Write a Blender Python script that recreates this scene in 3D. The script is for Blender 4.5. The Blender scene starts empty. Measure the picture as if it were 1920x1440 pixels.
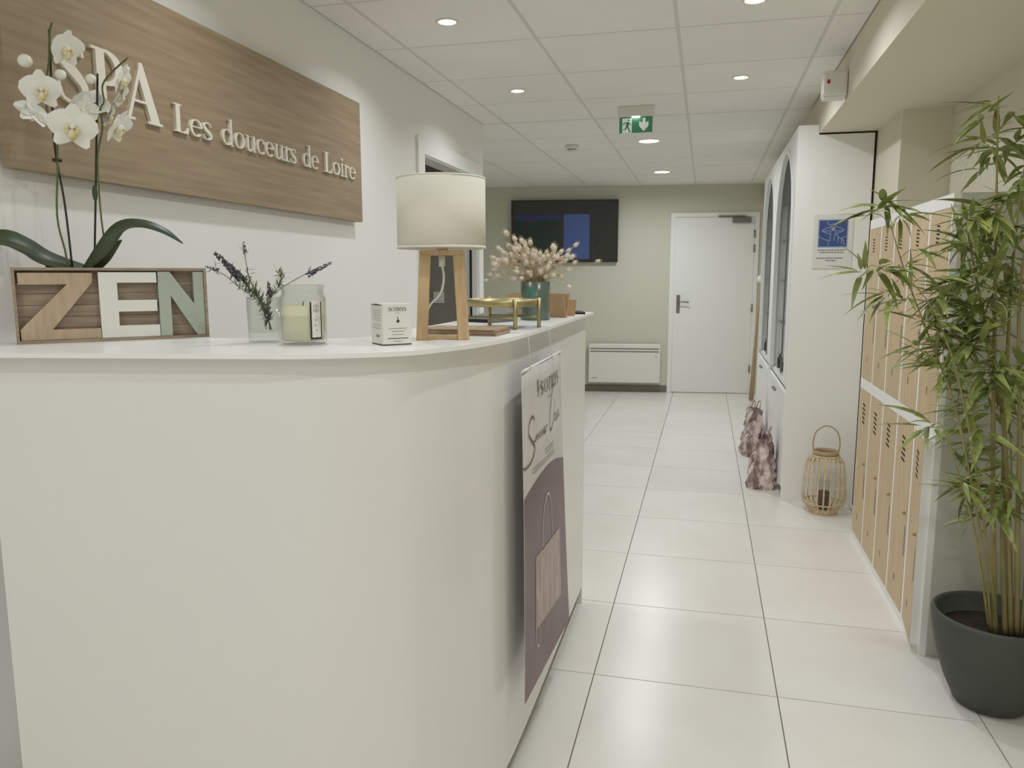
import bpy, math, random
from mathutils import Vector, Matrix
random.seed(7)
R = math.radians
scene = bpy.context.scene
COL = scene.collection

# ------------------------------------------------------------------ camera, world, exposure
CAMZ = 1.359
YAW, PIT, ROL, FPX = R(-14.047), R(-8.027), R(-0.05), 1439.4
_f = Vector((math.sin(YAW)*math.cos(PIT), math.cos(YAW)*math.cos(PIT), math.sin(PIT)))
_r0 = Vector((math.cos(YAW), -math.sin(YAW), 0)); _u0 = _r0.cross(_f)
_r = _r0*math.cos(ROL) + _u0*math.sin(ROL); _u = -_r0*math.sin(ROL) + _u0*math.cos(ROL)
cd = bpy.data.cameras.new('camera'); cam = bpy.data.objects.new('camera', cd); COL.objects.link(cam)
cd.sensor_width = 36; cd.lens = FPX*36/1920; cd.clip_start = 0.05
cam.matrix_world = Matrix(((_r.x, _u.x, -_f.x, 0), (_r.y, _u.y, -_f.y, 0), (_r.z, _u.z, -_f.z, CAMZ), (0, 0, 0, 1)))
scene.camera = cam
w = bpy.data.worlds.new('world'); scene.world = w; w.use_nodes = True
w.node_tree.nodes['Background'].inputs[0].default_value = (0.9, 0.92, 0.95, 1)
w.node_tree.nodes['Background'].inputs[1].default_value = 0.3
scene.view_settings.view_transform = 'Standard'; scene.view_settings.look = 'None'
scene.view_settings.gamma = 1; scene.view_settings.use_curve_mapping = False
scene.view_settings.exposure = -0.87
SPOT_W, PANEL_W = 10.0, 26.0          # watts of the ceiling spots and of the two wider panels
try:
    scene.cycles.max_bounces = 10; scene.cycles.diffuse_bounces = 6; scene.cycles.use_denoising = True
    scene.cycles.caustics_reflective = False; scene.cycles.caustics_refractive = False
except Exception: pass

def ray(px, py): return _r*((px-960)/FPX) + _u*((720-py)/FPX) + _f
def W(px, py, X=None, Y=None, Z=None, plane=None):
    """pixel direction met with a known surface: X, Y or Z constant, or plane=(point, normal)"""
    d = ray(px, py); o = Vector((0, 0, CAMZ))
    if X is not None: t = X/d.x
    elif Y is not None: t = Y/d.y
    elif Z is not None: t = (Z-CAMZ)/d.z
    else: t = (Vector(plane[0])-o).dot(Vector(plane[1]))/d.dot(Vector(plane[1]))
    return o + d*t

# ------------------------------------------------------------------ materials
def lin(c):
    return tuple(((x/255+0.055)/1.055)**2.4 if x/255 > 0.04045 else x/255/12.92 for x in c)
MATS = {}
def mat(name, rgb, rough=0.5, metal=0.0, var=0.0, vscale=6.0, bump=0.0, bscale=60.0, stretch=(1, 1, 1), rgb2=None,
        trans=0.0, ior=1.45, coat=0.0, emit=None, estr=0.0, objvar=0.0, alpha=1.0, sss=0.0, spec=None, lo=0.35, hi=0.65, twoside=False):
    if name in MATS: return MATS[name]
    m = bpy.data.materials.new(name); m.use_nodes = True; MATS[name] = m
    nt = m.node_tree; b = nt.nodes['Principled BSDF']; c = lin(rgb)
    b.inputs['Base Color'].default_value = (*c, 1); b.inputs['Roughness'].default_value = rough
    b.inputs['Metallic'].default_value = metal; b.inputs['IOR'].default_value = ior
    b.inputs['Transmission Weight'].default_value = trans; b.inputs['Coat Weight'].default_value = coat
    b.inputs['Coat Roughness'].default_value = 0.06; b.inputs['Alpha'].default_value = alpha
    if spec is not None: b.inputs['Specular IOR Level'].default_value = spec
    if sss: b.inputs['Subsurface Weight'].default_value = sss; b.inputs['Subsurface Scale'].default_value = 0.01
    if emit: b.inputs['Emission Color'].default_value = (*lin(emit), 1); b.inputs['Emission Strength'].default_value = estr
    if var or rgb2 or bump or objvar:
        tc = nt.nodes.new('ShaderNodeTexCoord'); mp = nt.nodes.new('ShaderNodeMapping')
        mp.inputs['Scale'].default_value = stretch; nt.links.new(tc.outputs['Object'], mp.inputs[0])
        vec = mp.outputs[0]
        if objvar:
            oi = nt.nodes.new('ShaderNodeObjectInfo'); sc = nt.nodes.new('ShaderNodeVectorMath'); sc.operation = 'SCALE'
            cb = nt.nodes.new('ShaderNodeCombineXYZ')
            for k in range(3): nt.links.new(oi.outputs['Random'], cb.inputs[k])
            nt.links.new(cb.outputs[0], sc.inputs[0]); sc.inputs['Scale'].default_value = 37.0
            ad = nt.nodes.new('ShaderNodeVectorMath'); nt.links.new(vec, ad.inputs[0]); nt.links.new(sc.outputs[0], ad.inputs[1])
            vec = ad.outputs[0]
        last = None
        if var or rgb2:
            n = nt.nodes.new('ShaderNodeTexNoise'); n.inputs['Scale'].default_value = vscale; n.inputs['Detail'].default_value = 6
            nt.links.new(vec, n.inputs[0]); rp = nt.nodes.new('ShaderNodeValToRGB')
            rp.color_ramp.elements[0].position = lo; rp.color_ramp.elements[1].position = hi
            c2 = lin(rgb2) if rgb2 else tuple(x*(1-var) for x in c)
            rp.color_ramp.elements[0].color = (*c2, 1); rp.color_ramp.elements[1].color = (*c, 1)
            nt.links.new(n.outputs[0], rp.inputs[0]); last = rp.outputs[0]
        if objvar:
            hs = nt.nodes.new('ShaderNodeHueSaturation')
            if last: nt.links.new(last, hs.inputs['Color'])
            else: hs.inputs['Color'].default_value = (*c, 1)
            mr = nt.nodes.new('ShaderNodeMapRange'); mr.inputs['To Min'].default_value = 1-objvar; mr.inputs['To Max'].default_value = 1+objvar
            nt.links.new(oi.outputs['Random'], mr.inputs[0]); nt.links.new(mr.outputs[0], hs.inputs['Value']); last = hs.outputs[0]
        if last: nt.links.new(last, b.inputs['Base Color'])
        if bump:
            n2 = nt.nodes.new('ShaderNodeTexNoise'); n2.inputs['Scale'].default_value = bscale; n2.inputs['Detail'].default_value = 4
            nt.links.new(vec, n2.inputs[0]); bp = nt.nodes.new('ShaderNodeBump'); bp.inputs['Strength'].default_value = bump
            bp.inputs['Distance'].default_value = 0.01; nt.links.new(n2.outputs[0], bp.inputs['Height']); nt.links.new(bp.outputs[0], b.inputs['Normal'])
    return m

M_wall = mat('white_paint', (240, 239, 235), 0.75, bump=0.03, bscale=120)
M_cream = mat('cream_paint', (222, 217, 198), 0.8, bump=0.03, bscale=120)
M_sage = mat('sage_paint', (206, 206, 190), 0.8, bump=0.03, bscale=120)
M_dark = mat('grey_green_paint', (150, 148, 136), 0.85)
M_trim = mat('white_gloss_trim', (238, 238, 235), 0.4)
M_ceil = mat('ceiling_tile', (242, 240, 235), 0.9, var=0.03, vscale=3, objvar=0.012, bump=0.05, bscale=260)
M_grid = mat('ceiling_runner', (218, 215, 208), 0.6)
M_grout = mat('grout', (124, 118, 108), 0.9)
M_floor = mat('porcelain_tile', (236, 233, 227), 0.27, rgb2=(229, 225, 217), vscale=2.6, objvar=0.018, bump=0.015, bscale=7, lo=0.3, hi=0.7)
M_lacq = mat('white_lacquer', (230, 228, 224), 0.16, bump=0.012, bscale=2.2, spec=0.55)
M_top = mat('counter_top_white', (240, 239, 236), 0.3)
M_plinth = mat('brushed_plinth', (128, 124, 112), 0.45)
M_oak = mat('oak_board', (164, 145, 118), 0.55, rgb2=(148, 128, 103), vscale=4, stretch=(1, .8, 16), bump=0.03, bscale=14)
M_letter = mat('letter_white', (232, 226, 212), 0.5)
M_oakframe = mat('planter_oak', (170, 152, 132), 0.6, rgb2=(148, 130, 112), vscale=14, stretch=(1, 1, 8))
M_zwood = mat('light_oak', (196, 176, 150), 0.6, rgb2=(180, 158, 132), vscale=18, stretch=(6, 6, 1))
M_zgreen = mat('sage_green_paint', (176, 184, 168), 0.6)
M_zwhite = mat('chalk_white', (232, 230, 222), 0.6)
def thin_glass(name, tint, refl=1.0):
    """clear pane or thin-walled vessel: straight-through tinted light plus Fresnel reflection"""
    m = bpy.data.materials.new(name); m.use_nodes = True; nt = m.node_tree; nt.nodes.clear(); MATS[name] = m
    out = nt.nodes.new('ShaderNodeOutputMaterial'); mx = nt.nodes.new('ShaderNodeMixShader'); tr_ = nt.nodes.new('ShaderNodeBsdfTransparent')
    gl = nt.nodes.new('ShaderNodeBsdfGlossy'); lw = nt.nodes.new('ShaderNodeLayerWeight'); lw.inputs[0].default_value = 0.5; pw = nt.nodes.new('ShaderNodeMath'); pw.operation = 'POWER'; pw.inputs[1].default_value = 2.6; nt.links.new(lw.outputs['Facing'], pw.inputs[0]); fr_ = nt.nodes.new('ShaderNodeMath'); fr_.operation = 'MULTIPLY_ADD'; fr_.inputs[1].default_value = 0.6; fr_.inputs[2].default_value = 0.03; nt.links.new(pw.outputs[0], fr_.inputs[0])
    tr_.inputs[0].default_value = (*tint, 1); gl.inputs['Roughness'].default_value = 0.03
    nt.links.new(fr_.outputs[0], mx.inputs[0]); nt.links.new(tr_.outputs[0], mx.inputs[1]); nt.links.new(gl.outputs[0], mx.inputs[2]); nt.links.new(mx.outputs[0], out.inputs[0])
    return m
M_glass = thin_glass('clear_glass', (.95, .965, .95))
M_green = mat('leaf_dark_green', (76, 88, 62), 0.4, rgb2=(60, 72, 50), vscale=9)
M_stem = mat('stem_green', (92, 106, 60), 0.5)
M_stick = mat('purple_stick', (56, 46, 42), 0.5)
M_petal = mat('orchid_white', (246, 244, 236), 0.5, sss=0.15)
M_lip = mat('orchid_lip', (214, 190, 84), 0.5, rgb2=(240, 236, 214), vscale=60)
M_lav = mat('lavender_purple', (108, 102, 112), 0.8, rgb2=(84, 80, 88), vscale=90)
M_lavleaf = mat('lavender_leaf', (126, 136, 104), 0.7, rgb2=(96, 108, 78), vscale=40)
M_wax = mat('cream_wax', (238, 232, 204), 0.45, sss=0.3)
M_paper = mat('white_card', (226, 225, 218), 0.6)
M_ink = mat('dark_ink', (52, 48, 40), 0.6)
M_inkgrey = mat('grey_ink', (140, 134, 120), 0.6)
M_inklight = mat('light_grey_ink', (176, 172, 160), 0.6)
M_shade = mat('fabric_shade', (228, 224, 210), 0.85, bump=0.04, bscale=300)
M_ash = mat('ash_wood', (206, 178, 138), 0.5, rgb2=(188, 158, 118), vscale=20, stretch=(5, 5, 0.6))
M_brown = mat('brown_cover', (170, 148, 120), 0.6, rgb2=(152, 130, 104), vscale=40)
M_brass = mat('brushed_brass', (176, 165, 122), 0.42, metal=0.9)
M_vase = mat('green_vase', (100, 115, 102), 0.25, rgb2=(88, 104, 90), vscale=12)
M_teal = mat('teal_sticker', (74, 122, 106), 0.5)
M_bunny = mat('bunny_tail', (230, 219, 200), 0.9, rgb2=(202, 186, 164), vscale=70, objvar=0.08)
M_straw = mat('straw_stem', (190, 166, 118), 0.8)
M_card = mat('kraft_card', (190, 160, 124), 0.75, var=0.08, vscale=30)
M_black = mat('black_plastic', (30, 30, 30), 0.35)
M_screen = mat('tv_screen', (34, 34, 32), 0.12, emit=(52, 52, 48), estr=0.5)
M_chrome = mat('satin_steel', (150, 146, 138), 0.3, metal=0.9)
M_grey = mat('mid_grey_plastic', (120, 120, 116), 0.5)
M_plast = mat('white_plastic', (228, 226, 218), 0.45)
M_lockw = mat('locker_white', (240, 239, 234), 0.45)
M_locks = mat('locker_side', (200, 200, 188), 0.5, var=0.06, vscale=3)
M_birch = mat('birch_door', (208, 186, 150), 0.5, rgb2=(198, 174, 138), vscale=12, stretch=(4, 4, 0.5), objvar=0.02)
M_bronze = mat('bronze_pin', (176, 152, 110), 0.3, metal=0.8)
M_pot = mat('charcoal_pot', (74, 77, 70), 0.6, var=0.1, vscale=8, bump=0.02, bscale=200)
M_soil = mat('soil', (56, 48, 36), 0.95, rgb2=(36, 30, 24), vscale=80, bump=0.6, bscale=120)
M_cane = mat('bamboo_cane', (162, 146, 100), 0.55, rgb2=(136, 130, 84), vscale=20, stretch=(1, 1, 0.4))
M_bleaf = mat('bamboo_leaf', (160, 168, 92), 0.5, rgb2=(110, 124, 72), vscale=9, objvar=0.22, lo=0.3, hi=0.7)
M_rattan = mat('rattan', (222, 202, 166), 0.6, rgb2=(196, 172, 134), vscale=50)
M_tan = mat('tan_wood', (172, 152, 116), 0.55)
M_bag = mat('marbled_paper', (222, 204, 198), 0.6, rgb2=(132, 108, 104), vscale=14, stretch=(1.4, 1.4, 0.5), lo=0.42, hi=0.58)
M_bagin = mat('bag_lining', (112, 90, 84), 0.8)
M_exit = mat('exit_green', (78, 140, 112), 0.4, emit=(62, 142, 106), estr=0.12)
M_exitw = mat('exit_white', (224, 236, 226), 0.4, emit=(224, 236, 226), estr=0.3)
M_blue = mat('sign_blue', (66, 86, 138), 0.5)
M_blueline = mat('sign_line', (150, 164, 200), 0.5)
M_bluetxt = mat('sign_text', (120, 124, 158), 0.6)
M_plum = mat('poster_plum', (118, 92, 98), 0.35, rgb2=(98, 76, 82), vscale=5)
M_postw = mat('poster_white', (214, 210, 206), 0.3, rgb2=(198, 192, 188), vscale=5)
M_postbag = mat('poster_bag_print', (182, 160, 150), 0.35, rgb2=(152, 126, 120), vscale=22, stretch=(1, 1.5, .6))
M_postink = mat('poster_ink', (112, 98, 98), 0.5)
M_postline = mat('poster_line', (206, 188, 180), 0.4)
M_tvblue = mat('tv_blue', (60, 76, 120), 0.2, emit=(78, 98, 150), estr=0.30)
M_tvsky = mat('tv_dim_blue', (40, 46, 74), 0.2, emit=(48, 54, 84), estr=0.35)
M_tvhill = mat('tv_dark_green', (36, 46, 40), 0.2, emit=(36, 48, 40), estr=0.3)
M_lampglow = mat('lamp_lens', (255, 252, 240), 0.5, emit=(255, 250, 236), estr=14)
M_red = mat('red_lens', (150, 40, 30), 0.3)
M_joint = mat('black_joint', (44, 38, 32), 0.9)
M_bottle = mat('dark_bottle', (66, 60, 54), 0.25)
M_bottlew = mat('pale_bottle', (214, 206, 190), 0.35)
M_nylon = mat('nylon_thread', (226, 226, 220), 0.3)

# ------------------------------------------------------------------ mesh helpers
ORG = {}
class MB:
    def __init__(s): s.v = []; s.f = []; s.sm = []
    def add(s, vs, fs, smooth=False):
        o = len(s.v); s.v += [Vector(v) for v in vs]
        for f in fs: s.f.append([i+o for i in f]); s.sm.append(smooth)
        return s
    def box(s, x0, x1, y0, y1, z0, z1, M=None):
        vs = [Vector((x, y, z)) for z in (z0, z1) for y in (y0, y1) for x in (x0, x1)]
        if M: vs = [M @ v for v in vs]
        return s.add(vs, [(0, 2, 3, 1), (4, 5, 7, 6), (0, 1, 5, 4), (2, 6, 7, 3), (0, 4, 6, 2), (1, 3, 7, 5)])
    def prism(s, poly, off):
        """poly: 3D points (flat outline); off: extrusion vector"""
        poly = [Vector(p) for p in poly]; off = Vector(off); n = len(poly)
        nr = Vector((0, 0, 0))
        for i in range(n): nr += poly[i].cross(poly[(i+1) % n])
        if nr.dot(off) > 0: poly = poly[::-1]
        return s.add(poly+[p+off for p in poly], [list(range(n)), [n+i for i in range(n)][::-1]] + [[i, i+n, (i+1) % n+n, (i+1) % n] for i in range(n)])
    def strip(s, A, B, off):
        """closed slab between two polylines"""
        A = [Vector(a) for a in A]; B = [Vector(b) for b in B]; off = Vector(off); n = len(A)
        vs = A+B+[a+off for a in A]+[b+off for b in B]; fs = []
        for i in range(n-1):
            fs += [(i, i+1, n+i+1, n+i), (2*n+i, 3*n+i, 3*n+i+1, 2*n+i+1), (i, 2*n+i, 2*n+i+1, i+1), (n+i, n+i+1, 3*n+i+1, 3*n+i)]
        fs += [(0, n, 3*n, 2*n), (n-1, 3*n-1, 4*n-1, 2*n-1)]
        return s.add(vs, fs)
    def tube(s, pts, r, n=8, smooth=True):
        pts = [Vector(p) for p in pts]; m = len(pts); rs = r if isinstance(r, (list, tuple)) else [r]*m
        t0 = (pts[1]-pts[0]).normalized(); a = t0.orthogonal().normalized(); vs = []
        for i, p in enumerate(pts):
            t = (pts[min(i+1, m-1)]-pts[max(i-1, 0)])
            t = t.normalized() if t.length > 1e-9 else t0
            a = (a-t*a.dot(t)); a = a.normalized() if a.length > 1e-6 else t.orthogonal().normalized(); b = t.cross(a)
            vs += [p+(a*math.cos(2*math.pi*k/n)+b*math.sin(2*math.pi*k/n))*rs[i] for k in range(n)]
        fs = [(i*n+k, i*n+(k+1) % n, (i+1)*n+(k+1) % n, (i+1)*n+k) for i in range(m-1) for k in range(n)]
        o = len(s.f); s.add(vs, fs, smooth); s.add(vs[:n], [list(range(n))[::-1]]); s.add(vs[-n:], [list(range(n))])
        return s
    def lathe(s, prof, n=32, c=(0, 0, 0), smooth=True, sx=1, sy=1):
        c = Vector(c); vs = []; m = len(prof)
        for r, z in prof: vs += [c+Vector((r*math.cos(2*math.pi*k/n)*sx, r*math.sin(2*math.pi*k/n)*sy, z)) for k in range(n)]
        fs = [(i*n+k, i*n+(k+1) % n, (i+1)*n+(k+1) % n, (i+1)*n+k) for i in range(m-1) for k in range(n)]
        return s.add(vs, fs, smooth)
    def ball(s, c, rx, ry=None, rz=None, n=10, m=6, M=None):
        ry = ry or rx; rz = rz or rx; c = Vector(c); vs = []
        for i in range(m+1):
            t = math.pi*i/m
            for k in range(n):
                q = Vector((rx*math.sin(t)*math.cos(2*math.pi*k/n), ry*math.sin(t)*math.sin(2*math.pi*k/n), -rz*math.cos(t)))
                vs.append(c+(M @ q if M else q))
        return s.add(vs, [(i*n+k, i*n+(k+1) % n, (i+1)*n+(k+1) % n, (i+1)*n+k) for i in range(m) for k in range(n)], True)
    def mesh(s, name, off=(0, 0, 0)):
        off = Vector(off); me = bpy.data.meshes.new(name)
        me.from_pydata([tuple(v-off) for v in s.v], [], s.f); me.polygons.foreach_set('use_smooth', s.sm); me.update()
        return me
    def build(s, name, m, parent=None, org=None, local=False, bevel=0.0, recalc=True, kind=None, label=None):
        if parent is not None: off = Vector((0, 0, 0)) if local else ORG[parent.name]
        else: off = Vector(org) if org is not None else Vector((0, 0, 0))
        me = s.mesh(name, off)
        if recalc:
            import bmesh
            b = bmesh.new(); b.from_mesh(me); bmesh.ops.remove_doubles(b, verts=b.verts, dist=1e-6)
            bmesh.ops.recalc_face_normals(b, faces=b.faces); b.to_mesh(me); b.free()
        o = bpy.data.objects.new(name, me); COL.objects.link(o); me.materials.append(m)
        if parent is not None: o.parent = parent
        else: o.location = off
        ORG[o.name] = off
        if bevel:
            bv = o.modifiers.new('bevel', 'BEVEL'); bv.width = bevel; bv.segments = 2; bv.limit_method = 'ANGLE'
        if kind: o['kind'] = kind
        if label: o['label'] = label
        return o
def tag(o, label, cat, group=None, kind=None):
    o['label'] = label; o['category'] = cat
    if group: o['group'] = group
    if kind: o['kind'] = kind
    return o
def thing(name, label, cat, loc=(0, 0, 0), rz=0.0, group=None):
    o = bpy.data.objects.new(name, None); COL.objects.link(o); o.location = loc; o.rotation_euler = (0, 0, rz)
    o.empty_display_size = 0.05; ORG[o.name] = Vector(loc)
    return tag(o, label, cat, group)
def inst(name, me, parent, loc, rot=(0, 0, 0), scale=(1, 1, 1)):
    o = bpy.data.objects.new(name, me); COL.objects.link(o); o.parent = parent; o.location = loc; o.rotation_euler = rot; o.scale = scale
    ORG[o.name] = Vector(loc); return o
def struct(name, mb, m, parent=None, **k):
    o = mb.build(name, m, parent, **k)
    if parent is None: o['kind'] = 'structure'
    return o
def cat(pts, n=6, closed=False):
    """Catmull-Rom through points"""
    P = [Vector(p) for p in pts]; out = []; m = len(P)
    for i in range(m-1):
        p0 = P[max(i-1, 0)]; p1 = P[i]; p2 = P[i+1]; p3 = P[min(i+2, m-1)]
        for k in range(n):
            t = k/n
            out.append(0.5*((2*p1)+(-p0+p2)*t+(2*p0-5*p1+4*p2-p3)*t*t+(-p0+3*p1-3*p2+p3)*t**3))
    out.append(P[-1]); return out
def frame_from(n, up=(0, 0, 1)):
    n = Vector(n).normalized(); x = Vector(up).cross(n)
    x = x.normalized() if x.length > 1e-5 else Vector((1, 0, 0)); y = n.cross(x)
    return Matrix((x, y, n)).transposed()      # columns: x, y, n

# ------------------------------------------------------------------ room shell
H = 2.379; XL = -1.505; YEND = 5.2; XR = 0.6; ZB = 2.16; YNEAR = -3.0; XFAR = -3.3
BANG = R(7.2); BO = Vector((0, 9.16, 0)); BD = Vector((math.cos(BANG), math.sin(BANG), 0)); BN = Vector((-math.sin(BANG), math.cos(BANG), 0))
def back(px, py, t=0.0):
    """pixel on the back wall -> (s along wall, z)"""
    q = W(px, py, plane=(BO-BN*t, BN)); return (q-BO).dot(BD), q.z

floor = struct('floor', MB().box(-3.4, 1.3, YNEAR-.1, 9.7, -0.08, -0.004), M_grout)
X0, Y0, J = -0.3286, 2.473, 0.0019
def tiles(parent, name, xs, ys, z0, z1, m, joint, region):
    cache = {}
    for xa, xb in xs:
        for ya, yb in ys:
            for (ra, rb, rc, rd) in region(xa, xb, ya, yb):
                a, b_, c, d = max(xa, ra)+joint, min(xb, rb)-joint, max(ya, rc)+joint, min(yb, rd)-joint
                if b_-a < 0.01 or d-c < 0.01: continue
                key = (round(b_-a, 4), round(d-c, 4))
                if key not in cache:
                    me = MB().box(-key[0]/2, key[0]/2, -key[1]/2, key[1]/2, z0, z1).mesh(name); me.materials.append(m); cache[key] = me
                inst(name, cache[key], parent, ((a+b_)/2, (c+d)/2, 0))
xs = [(X0+.6*k, X0+.6*(k+1)) for k in range(-5, 4)]; ys = [(Y0+.6*k, Y0+.6*(k+1)) for k in range(-10, 13)]
def freg(xa, xb, ya, yb):
    return [(XL-.005, 1.29, YNEAR, 9.69)] if yb < 4.8 else [(-3.3, 1.29, YNEAR, 9.69)]
tiles(floor, 'floor_tile', xs, ys, -0.012, 0.0, M_floor, J, freg)

CX0, CY0 = -1.347, 3.4287
ceiling = struct('ceiling', MB().box(-3.4, 1.3, YNEAR-.1, 9.7, H+0.012, H+0.1), M_wall)
cxs = [(CX0+.6*k, CX0+.6*(k+1)) for k in range(-4, 4)]; cys = [(CY0+.6*k, CY0+.6*(k+1)) for k in range(-11, 11)]
def creg(xa, xb, ya, yb):
    r = []
    if ya < YEND: r.append((XL, XR, YNEAR, YEND))
    if yb > YEND: r.append((XFAR, XR+.3, YEND, 9.6))
    return r
tiles(ceiling, 'ceiling_tile', cxs, cys, H, H+0.012, M_ceil, 0.006, creg)
g = MB()
for x, _ in cxs:
    if XL < x < XR: g.box(x-.008, x+.008, YNEAR, 9.6, H-.001, H+.006)
    elif x < XL: g.box(x-.008, x+.008, YEND, 9.6, H-.001, H+.006)
g.build('main_runner', M_grid, ceiling)
g = MB()
for y, _ in cys:
    if y > YNEAR: g.box(XL if y < YEND else XFAR, XR, y-.0065, y+.0065, H+.001, H+.0065)
g.build('cross_runner', M_grid, ceiling)

# left wall with its doorway, partition behind it
DY0, DY1, DZ = 4.02, 5.06, 2.02
mb = MB().box(XL-.1, XL, YNEAR, DY0, 0, H+.05).box(XL-.1, XL, DY1, YEND, 0, H+.05).box(XL-.1, XL, DY0, DY1, DZ, H+.05)
struct('wall_left', mb, M_wall)
struct('wall_partition', MB().box(XFAR, XL-.1, YEND-.1, YEND, 0, H+.05), M_wall)
mb = MB().box(-3.4, -3.3, 2.6, 9.7, 0, H+.05)
struct('wall_far_left', mb, M_sage)
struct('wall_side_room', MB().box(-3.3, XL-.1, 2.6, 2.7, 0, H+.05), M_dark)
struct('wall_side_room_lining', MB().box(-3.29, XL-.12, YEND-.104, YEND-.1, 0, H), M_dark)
tr = MB()
tr.box(XL, XL+.014, DY0-.085, DY0+.01, 0, DZ+.075).box(XL, XL+.014, DY1-.01, DY1+.075, 0, DZ+.075).box(XL, XL+.014, DY0+.01, DY1-.01, DZ-.01, DZ+.075)
dr = struct('door_1', tr, M_trim)
MB().box(XL-.1, XL, DY0-.001, DY0+.02, 0, DZ).box(XL-.1, XL, DY1-.02, DY1+.001, 0, DZ).box(XL-.1, XL, DY0+.02, DY1-.02, DZ-.02, DZ+.001).build('door_lining', M_trim, dr)
MB().box(XL-.045, XL-.035, DY1-.035, DY1-.02, 0, DZ-.02).build('door_seal', M_joint, dr)
bm_ = Matrix.Translation(BO) @ Matrix.Rotation(BANG, 4, 'Z')
struct('wall_back', MB().box(-3.6, 1.6, 0, .1, 0, H+.05, bm_), M_sage)
struct('wall_behind', MB().box(XL-.1, 1.3, YNEAR-.1, YNEAR, 0, H+.05), M_wall)
# right wall: recess for the lockers, then the pier beside the tall cabinets; bulkhead above
struct('wall_right', MB().box(1.13, 1.25, YNEAR, 4.235, 0, H+.05).box(.905, 1.25, 4.235, 9.4, 0, H+.05), M_cream)
struct('trim_1', MB().box(XR, 1.13, YNEAR, 4.235, ZB, H+.012).box(XR, .905, 4.235, 9.3, ZB, H+.012), M_cream)
struct('baseboard_back', MB().box(-2.9, -0.405, -.012, 0, 0, .08, bm_), M_grout)

# ------------------------------------------------------------------ ceiling fittings
def downlight(x, y, r, watts, label, spread):
    t = thing('ceiling_light', label, 'ceiling light', (x, y, H), 0, 'recessed ceiling lights')
    MB().lathe([(r, -.001), (r+.004, -.006), (r+.012, -.005), (r+.014, 0), (r+.014, .002), (r, .002), (r, -.001)], 28).build('trim_ring', M_plast, t, local=True)
    MB().lathe([(0.0005, -.002), (r, -.002), (r, .001), (0.0005, .001)], 28).build('lens', M_lampglow, t, local=True)
    ld = bpy.data.lights.new('lamp_light', 'AREA'); ld.shape = 'DISK'; ld.size = 2*r; ld.energy = watts; ld.spread = R(spread)
    ld.color = (0.91, 0.95, 1.0)
    lo = bpy.data.objects.new('lamp_light', ld); COL.objects.link(lo); lo.parent = t; lo.location = (0, 0, -.008)
names = {(-1.05, 3.12): 'small round spotlight in the ceiling nearest above the oak sign', (-1.05, 4.33): 'small round spotlight in the ceiling before the doorway',
         (.143, 4.33): 'small round spotlight in the ceiling left of the white alarm box', (.143, 3.165): 'small round spotlight cut by the top edge of the picture'}
for x, ys_ in ((-1.05, (-1.68, .12, 1.92, 3.12, 4.33)), (.143, (-1.68, -.48, .72, 1.92, 3.165, 4.33))):
    for y in ys_:
        lab = names.get((x, y), 'small round ceiling spotlight in the near part of the room out of frame')
        downlight(x, y, .034, SPOT_W*(.48 if x < 0 and y > 1 else .8 if y == .12 else 1.0), lab, 140 if x < 0 and y > 1 else 160)
downlight(-.456, 6.14, .075, PANEL_W, 'wide round ceiling lamp just behind the green exit sign', 170)
downlight(-.456, 7.96, .075, PANEL_W, 'wide round ceiling lamp farthest back near the white door', 170)
t = thing('smoke_detector', 'white round smoke detector on the ceiling left of the exit sign', 'smoke detector', (-1.06, 6.2, H))
MB().lathe([(.0005, 0), (.055, 0), (.055, -.022), (.05, -.026), (.0005, -.026)], 28).build('base', M_plast, t, local=True)
MB().lathe([(.0005, -.026), (.034, -.026), (.03, -.045), (.022, -.05), (.0005, -.05)], 24).build('sensor', M_plast, t, local=True)
mb = MB()
for k in range(8):
    mb.box(.0315, .0335, -.006, .006, -.038, -.030, Matrix.Rotation(k*math.pi/4, 4, 'Z'))
mb.build('vent', M_grey, t, local=True)
# ------------------------------------------------------------------ hand-drawn serif lettering
def st(pts, ws, n=5):
    """stroke of varying width -> (left, right) polylines in 2D"""
    P = cat([(p[0], p[1], 0) for p in pts], n) if n > 1 else [Vector((p[0], p[1], 0)) for p in pts]
    if not isinstance(ws, (list, tuple)): ws = [ws]*len(pts)
    Wd = [q.x for q in cat([(x, 0, 0) for x in ws], n)] if n > 1 else ws
    A, B = [], []
    for i, p in enumerate(P):
        t = (P[min(i+1, len(P)-1)]-P[max(i-1, 0)]).normalized(); nn = Vector((-t.y, t.x, 0))
        A.append(p+nn*Wd[i]/2); B.append(p-nn*Wd[i]/2)
    return ('s', A, B)
def ell(cx, cy, rx, ry, a0, a1, thick, thin, n=24):
    P = []; ws = []
    for i in range(n+1):
        a = R(a0+(a1-a0)*i/n); P.append((cx+rx*math.cos(a), cy+ry*math.sin(a))); ws.append(thin+(thick-thin)*abs(math.cos(a))**1.5)
    return st(P, ws, 1)
def rc(x0, x1, y0, y1): return ('p', [(x0, y0), (x1, y0), (x1, y1), (x0, y1)])
def pl(*p): return ('p', list(p))
XH = .64
def s_shape(h, w, k):
    q = [(.88, .80), (.78, .94), (.50, .985), (.20, .92), (.10, .76), (.30, .60), (.62, .46), (.90, .28), (.82, .09), (.48, .015), (.18, .07), (.06, .24)]
    ww = [.045, .05, .06, .085, .125, .16, .165, .125, .08, .055, .05, .045]
    return [st([(x*w, y*h) for x, y in q], [x*k for x in ww]), pl((.84*w, .74*h), (.93*w, .74*h), (.90*w, .97*h), (.85*w, .90*h)), pl((.03*w, .30*h), (.12*w, .28*h), (.10*w, .10*h), (.05*w, .04*h))]
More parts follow.
